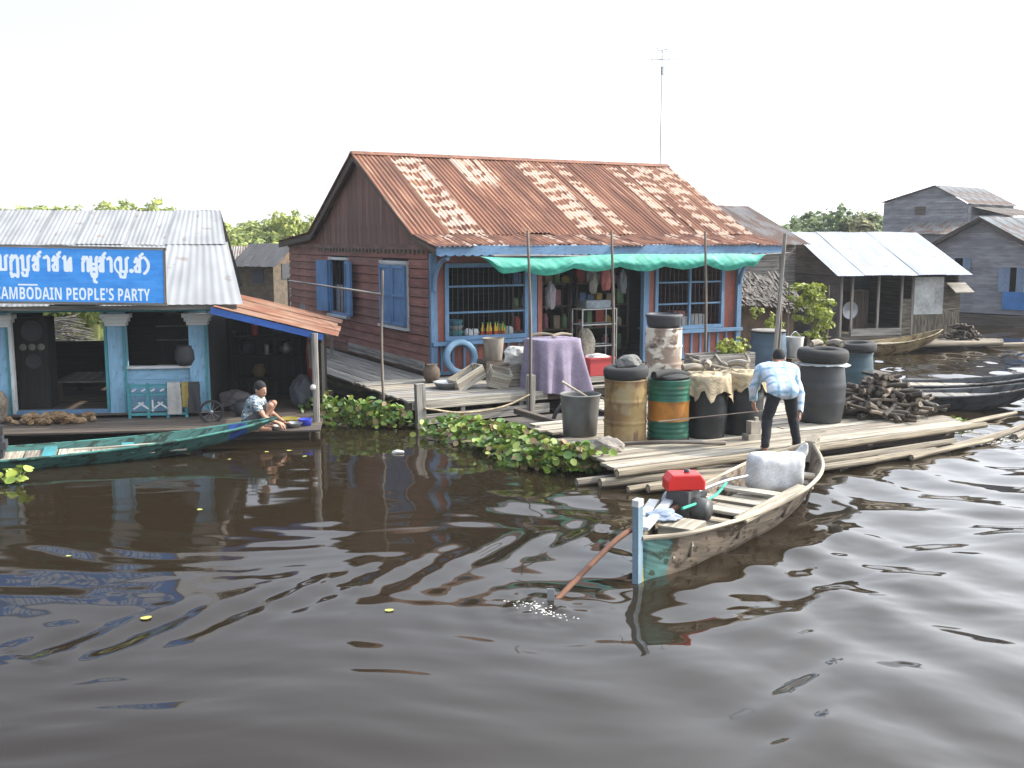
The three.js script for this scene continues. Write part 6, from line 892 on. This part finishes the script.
{ // tin-roofed open house
  const F = frame(9.07, -28.69, 15), h = thing('tin_house', 'low open house with bright tin roof and dark front', 'house', F(0, 0, 0), 15);
  const a = Math.atan2(1.2, 2.6), l = Math.hypot(1.2, 2.6), tin = mat([0.56, 0.59, 0.64], { map: T.zinc, roughness: 0.42 });
  for (let k = 0; k < 5; k++) { part(h, 'roof_sheet', corr(0.88, l + rr(-0.02, 0.02), { pitch: 0.08, amp: 0.007, off: true, seed: k + 50 }), tin, [-0.4 + k * 0.85, 3.23 + (k % 2) * 0.012, -2.1], [a, 0, 0]); const b = part(h, 'roof_sheet', corr(0.88, l, { pitch: 0.08, amp: 0.007, off: true, seed: k + 60 }), tin, [0.48 + k * 0.85, 3.23 + (k % 2) * 0.012, -2.1]); b.rotation.set(a, Math.PI, 0, 'YXZ'); }
  for (let k = 0; k < 7; k++) { const y0 = 2.02 + k * 0.17, w = (3.2 - y0 - 0.26) / 1.2 * 2.6; if (w > 0.15) plank(h, 'gable_board', w * 2 - 0.1, 0.165, 0.025, [0.02, y0 + 0.083, -2.1], woodMat([0.42, 0.38, 0.35], { map: T.soft }), [0, Math.PI / 2, 0]); }
  for (let k = 0; k < 10; k++) plank(h, 'wall_board', 4.3, 0.163, 0.025, [0.0, 0.42 + k * 0.166, -2.2], woodMat([0.34, 0.31, 0.29], { map: T.soft }), [0, Math.PI / 2, 0]);
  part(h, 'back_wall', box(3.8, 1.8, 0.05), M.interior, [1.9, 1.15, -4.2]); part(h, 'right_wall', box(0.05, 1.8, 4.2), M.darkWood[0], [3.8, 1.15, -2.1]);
  part(h, 'floor', box(4.2, 0.1, 4.6), M.darkWood[2], [1.95, 0.28, -2.1]); part(h, 'float', box(4.3, 0.34, 4.4), M.darkWood[1], [1.95, 0.06, -2.1]);
  for (const x of [0.02, 0.36, 1.19, 1.94, 2.3]) part(h, 'post', box(0.06, 1.75, 0.06), M.greyWood[x > 1 ? 0 : 2], [x, 1.2, 0.03]);
  part(h, 'front_rail', box(1.6, 0.2, 0.03), M.greyWood[2], [1.14, 0.45, 0.075]); part(h, 'eave_beam', box(4.0, 0.08, 0.06), M.darkWood[0], [1.9, 2.1, 0.2]);
  const th = mat([0.52, 0.48, 0.42], { map: T.thatch }); for (const [x0, x1, y0, y1] of [[1.97, 2.3, 0.34, 1.36], [2.3, 3.86, 0.34, 0.95], [3.27, 3.86, 0.952, 1.8]]) { const g = box(x1 - x0, y1 - y0, 0.07, 1); part(h, 'woven_wall', g, th, [(x0 + x1) / 2, (y0 + y1) / 2, 0.02]); }
  part(h, 'white_panel', box(0.95, 1.05, 0.03), mat([0.62, 0.65, 0.66], { map: T.stain }), [2.8, 1.44, 0.06]);
  const fp = part(h, 'window_flap', box(0.62, 0.03, 0.5), mat([0.6, 0.57, 0.5], { map: T.wood }), [3.68, 1.66, 0.26], [0.55, 0, 0]); part(fp, 'prop', tube([[0, 0, 0.2], [0, -0.2, -0.22]], 0.012, 0.012, 4), M.pole);
  const pl = thing('tin_house_raft', 'narrow raft of pale poles before the tin-roofed house', 'raft', F(0, 0, 0), 15); for (let k = 0; k < 6; k++) part(pl, 'pole', tube([[-0.2 + rr(-0.2, 0.2), 0.16, 0.28 + k * 0.17], [2, 0.18, 0.3 + k * 0.17], [4.6 + rr(-0.3, 0.4), 0.15, 0.28 + k * 0.17]], 0.08, 0.07, 7), pick(M.bamboo));
  single('floating_boom', tube([[4.2, 0.05, 0.75], [6.5, 0.07, 1.0], [9.5, 0.05, 1.6]], 0.07, 0.06, 7), M.bamboo[0], 'long pale pole floating from the tin-roofed house to the right', 'pole', F(0, 0, 0), [0, 15 * DEG, 0]);
  const vs = []; for (let k = 0; k < 4; k++) vs.push(tube([[-0.2, 0, 0], [0, rr(-0.03, 0.03), 0.02], [0.2, 0, 0]], 0.045, 0.035, 6, 3));
  for (let i = 0; i < 44; i++) { const t = R(); single('firewood_stick', pick(vs), pick(M.darkWood), 'dark firewood stick in the heap before the tin-roofed house', 'stick', F(3.55 + (R() + R() - 1) * 0.6 * (1.1 - t), 0.28 + t * 0.34, 0.6 + (R() - 0.5) * 0.5), [rr(-0.3, 0.3), rr(0, 6), rr(-0.4, 0.4)], 'firewood before the tin-roofed house'); }
  const inn = thing('hanging_basin', 'round metal basin hung inside the tin-roofed house', 'basin', F(0.85, 1.0, -0.8), 15); part(inn, 'bowl', moved(lathe([[0, -0.05], [0.2, -0.04], [0.26, 0.02], [0.24, 0.02], [0, -0.03]], 20), 0, 0, 0, Math.PI / 2), M.steel);
  single('inner_cupboard', box(0.6, 1.2, 0.4), M.darkWood[2], 'brown cupboard in the dark of the tin-roofed house', 'cupboard', F(1.55, 0.935, -1.6), [0, 15 * DEG, 0]);
}
{ // thatched lean-to with a climbing vine right of the shop
  const h = thing('thatch_shed', 'low shed with grey thatch roof beside the right corner of the shop', 'shed', [5.55, 0, -24.4], 12);
  part(h, 'wall', box(1.7, 1.3, 1.2), mat([0.16, 0.12, 0.09], { map: T.weave }), [0.3, 0.85, -0.5]); part(h, 'float', box(1.9, 0.3, 1.5), M.darkWood[0], [0.3, 0.08, -0.5]);
  const q = rng(31), l = []; for (let i = 0; i < 420; i++) { const u = q(), v = q(), x = -0.75 + u * 2.1, z = 0.3 - v * 1.4, y = 1.46 + v * 0.62 + 0.12 * Math.sin(u * 5) * (1 - u); const g = box(0.05, 0.02, 0.5, i % 3); l.push(moved(g, x, y + q() * 0.05, z, 0.42 + (q() - 0.5) * 0.5, (q() - 0.5) * 0.5, (q() - 0.5) * 0.6)); }
  const th = part(h, 'thatch', merge(l), mat([0.34, 0.31, 0.28], { map: T.wood })); th.userData.kind = 'stuff'; part(h, 'roof_slab', box(2.0, 0.08, 1.4), M.darkWood[2], [0.3, 1.74, -0.4], [0.41, 0, 0]);
  const fp = thing('vine_frame', 'dark frame of sticks under the climbing vine', 'frame', [6.2, 0, -21.9], 10); for (const x of [-0.4, 0.1, 0.5]) part(fp, 'stick', tube([[x, -0.2, 0], [x + 0.03, 1.0, 0], [x + 0.02, 2.05, 0]], 0.022, 0.018, 5), M.pole); for (const y of [0.9, 1.7]) part(fp, 'cross_stick', tube([[-0.5, y, 0.03], [0.6, y + 0.05, 0.03]], 0.016, 0.014, 5), M.pole);
  const v = thing('climbing_vine', 'bright green vine hanging in the gap right of the shop', 'vine', [6.25, 0, -21.85], 0); part(v, 'stem', tube([[0.1, 0, 0], [0, 0.8, 0.05], [0.15, 1.4, 0], [0, 2.0, 0.03]], 0.018, 0.01, 5), M.pole);
  part(v, 'foliage', leafCloud(91, [[-0.2, 1.85, 0, 0.3], [0.15, 1.95, 0, 0.22], [0.25, 1.6, 0, 0.32], [0.35, 1.25, 0, 0.24], [-0.1, 1.45, 0, 0.22], [0.1, 1.0, 0, 0.2], [-0.15, 0.95, 0, 0.15], [0.3, 0.9, 0, 0.14], [-0.95, 1.45, -0.6, 0.16], [-0.6, 1.25, -0.5, 0.2], [-0.4, 1.0, -0.4, 0.14]], 2600, 0.05, GREEN_BRIGHT), M.leaf);
  const pb = thing('leafy_plant', 'dark green leafy plant low beside the shop corner', 'plant', [5.2, 0.1, -21.7], 0); part(pb, 'stem', tube([[0, 0, 0], [0.02, 0.6, 0]], 0.015, 0.01, 5), M.pole); part(pb, 'foliage', leafCloud(95, [[0, 0.65, 0, 0.26], [0.2, 0.5, 0, 0.2], [-0.2, 0.45, 0, 0.18]], 420, 0.05, GREEN_MID), M.leaf);
  const bd = thing('back_platform', 'dark plank walkway between the shop and the vine', 'walkway', [6.1, 0, -22.1], 12); for (let k = 0; k < 8; k++) plank(bd, 'plank', 3.0, 0.04, 0.24, [0.2, 0.21, -1 + k * 0.26], M.darkWood); part(bd, 'float', box(2.8, 0.26, 1.8), M.darkWood[1], [0.2, 0.05, -0.1]);
}
function boardedGable(h, W, ye0, ye1, xa, ya, mats, holes) {                // horizontal boards under a gable, cut around openings
  for (let y = 0.4; y < ya - 0.06; y += 0.15) {
    const up = y + 0.15, lo = up > ye0 ? xa * (up - ye0) / (ya - ye0) : 0, hi = up > ye1 ? W - (W - xa) * (up - ye1) / (ya - ye1) : W; let segs = [[lo, hi]];
    for (const o of holes) if (up > o[2] + 0.02 && y < o[3] - 0.02) segs = segs.flatMap(([a, b]) => [[a, Math.min(b, o[0])], [Math.max(a, o[1]), b]]).filter(([a, b]) => b - a > 0.05);
    const l0 = y > ye0 ? xa * (y - ye0) / (ya - ye0) : 0, h0 = y > ye1 ? W - (W - xa) * (y - ye1) / (ya - ye1) : W;
    if (lo > 0 || hi < W) { part(h, 'wall_board', prism([[l0, y], [h0, y], [Math.max(hi, lo + 0.01), up - 0.003], [lo, up - 0.003]], 0.03), pick(mats), [0, 0, rr(-0.004, 0.004)]); continue; }
    for (const [a, b] of segs) if (b - a > 0.05) plank(h, 'wall_board', b - a, 0.148, 0.03, [(a + b) / 2, y + 0.075, rr(-0.004, 0.004)], mats, [0.06, 0, 0]);
  }
}
const greyB = [[0.56, 0.56, 0.60], [0.50, 0.50, 0.545], [0.62, 0.615, 0.65]].map((c) => woodMat(c, { map: T.soft }));
{
  const F = frame(15.6, -38.5, -48.6), h = thing('grey_house', 'grey boarded house with gable, blue shutters and blue panel at the right edge', 'house', F(0, 0, 0), -48.6), W = 3.41;
  boardedGable(h, W, 2.78, 2.75, 1.7, 3.72, greyB, [[0.78, 1.08, 1.78, 2.35], [2.78, 3.0, 1.2, 2.04]]);
  part(h, 'side_wall', box(0.05, 2.4, 6), greyB[1], [W, 1.55, -3.02]); part(h, 'side_wall', box(0.05, 2.4, 6), greyB[1], [0, 1.55, -3.02]); part(h, 'inner_wall', box(W - 0.1, 2.3, 0.04), M.interior, [W / 2, 1.5, -0.8]); part(h, 'float', box(W + 0.3, 0.42, 6.4), M.darkWood[0], [W / 2, 0.15, -3]);
  const a = Math.atan2(1.05, 1.95), l = Math.hypot(1.05, 1.95), m = mat([0.78, 0.84, 0.86], { map: T.zincOld });
  for (let k = 0; k < 7; k++) { const s1 = part(h, 'roof_sheet', corr(0.95, l, { seed: k + 5 }), m, [1.7, 3.82 + (k % 2) * 0.012, 0.3 - k * 0.9]); s1.rotation.set(a, Math.PI / 2, 0, 'YXZ'); const s2 = part(h, 'roof_sheet', corr(0.95, l, { seed: k + 25 }), m, [1.7, 3.82 + (k % 2) * 0.012, -0.65 - k * 0.9]); s2.rotation.set(a, -Math.PI / 2, 0, 'YXZ'); }
  for (const s of [-1, 1]) part(h, 'barge_board', box(l, 0.13, 0.03), M.darkWood[0], [1.7 + s * 0.97, 3.22, 0.27], [0, 0, -s * a]);
  const sh = paintMat([0.30, 0.40, 0.55]);
  const w = part(h, 'window', box(0.04, 0.6, 0.05), sh, [0.76, 2.06, 0.03]); part(w, 'shutter', box(0.3, 0.58, 0.03), sh, [0.48, 0, 0.04], [0, -0.3, 0]);
  const d = part(h, 'doorway', box(0.05, 0.86, 0.06), sh, [2.76, 1.62, 0.03]); part(d, 'shutter', box(0.3, 0.84, 0.03), sh, [-0.18, 0, 0.04], [0, 0.2, 0]); part(d, 'shutter', box(0.3, 0.84, 0.03), sh, [0.42, 0, 0.04], [0, -0.2, 0]);
  part(h, 'blue_panel', box(0.85, 0.62, 0.04), paintMat([0.08, 0.28, 0.66]), [3.02, 0.89, 0.06]);
  single('post_pole', tube([[0, -0.3, 0], [0, 4.2, 0]], 0.05, 0.04, 6), M.pole, 'thin dark pole above the roof at the right frame edge', 'pole', [19.4, 0, -39.5]);
}
{
  const F = frame(17.9, -50.5, -48.6), h = thing('tall_grey_house', 'tall grey boarded house behind, with pale tin roof', 'house', F(0, 0, 0), -48.6), W = 4.1, xa = 2.55;
  boardedGable(h, W, 4.75, 4.62, xa, 5.46, greyB, []);
  part(h, 'side_wall', box(0.05, 4.3, 4.7), greyB[1], [W, 2.5, -2.36]); part(h, 'side_wall', box(0.05, 4.3, 4.7), greyB[0], [0, 2.5, -2.36]); part(h, 'float', box(W + 0.4, 0.42, 5.2), M.darkWood[0], [W / 2, 0.15, -2.4]);
  const m = mat([0.85, 0.88, 0.88], { map: T.zincOld }), a1 = Math.atan2(0.9, 1.75), a2 = Math.atan2(0.72, 2.65);
  for (let k = 0; k < 6; k++) { const s1 = part(h, 'roof_sheet', corr(0.87, 1.97, { seed: k + 8 }), m, [xa, 5.5 + (k % 2) * 0.012, 0.2 - k * 0.82]); s1.rotation.set(a1, Math.PI / 2, 0, 'YXZ'); const s2 = part(h, 'roof_sheet', corr(0.87, 2.75, { seed: k + 28 }), m, [xa, 5.5 + (k % 2) * 0.012, -0.67 - k * 0.82]); s2.rotation.set(a2, -Math.PI / 2, 0, 'YXZ'); }
  for (let k = 0; k < 5; k++) { const s = part(h, 'lower_roof_sheet', corr(0.95, 1.7, { seed: k + 48 }), mat([0.7, 0.68, 0.62], { map: T.zincOld }), [W + 0.05, 4.5 + (k % 2) * 0.012, -0.3 - k * 0.9]); s.rotation.set(0.25, Math.PI / 2, 0, 'YXZ'); }
  part(h, 'lower_wall', box(0.05, 3.6, 4.6), greyB[2], [W + 1.5, 2.2, -2.6]); part(h, 'lower_wall', box(1.45, 3.7, 0.05), greyB[0], [W + 0.76, 2.25, -0.4]);
  for (let k = 0; k < 3; k++) part(h, 'porch_roof_sheet', corr(0.95, 1.5, { seed: k + 58 }), mat([0.7, 0.68, 0.64], { map: T.zincOld }), [1.5 + k * 0.9, 3.85 + (k % 2) * 0.012, 0.02], [0.4, 0, 0]);
  part(h, 'porch_wall', box(2.7, 2.9, 0.05), greyB[1], [2.85, 1.75, 1.2]); part(h, 'upper_hatch', box(0.5, 0.4, 0.03), M.darkWood[2], [1.85, 4.35, 0.03]);
}

renderer.render(scene, camera);
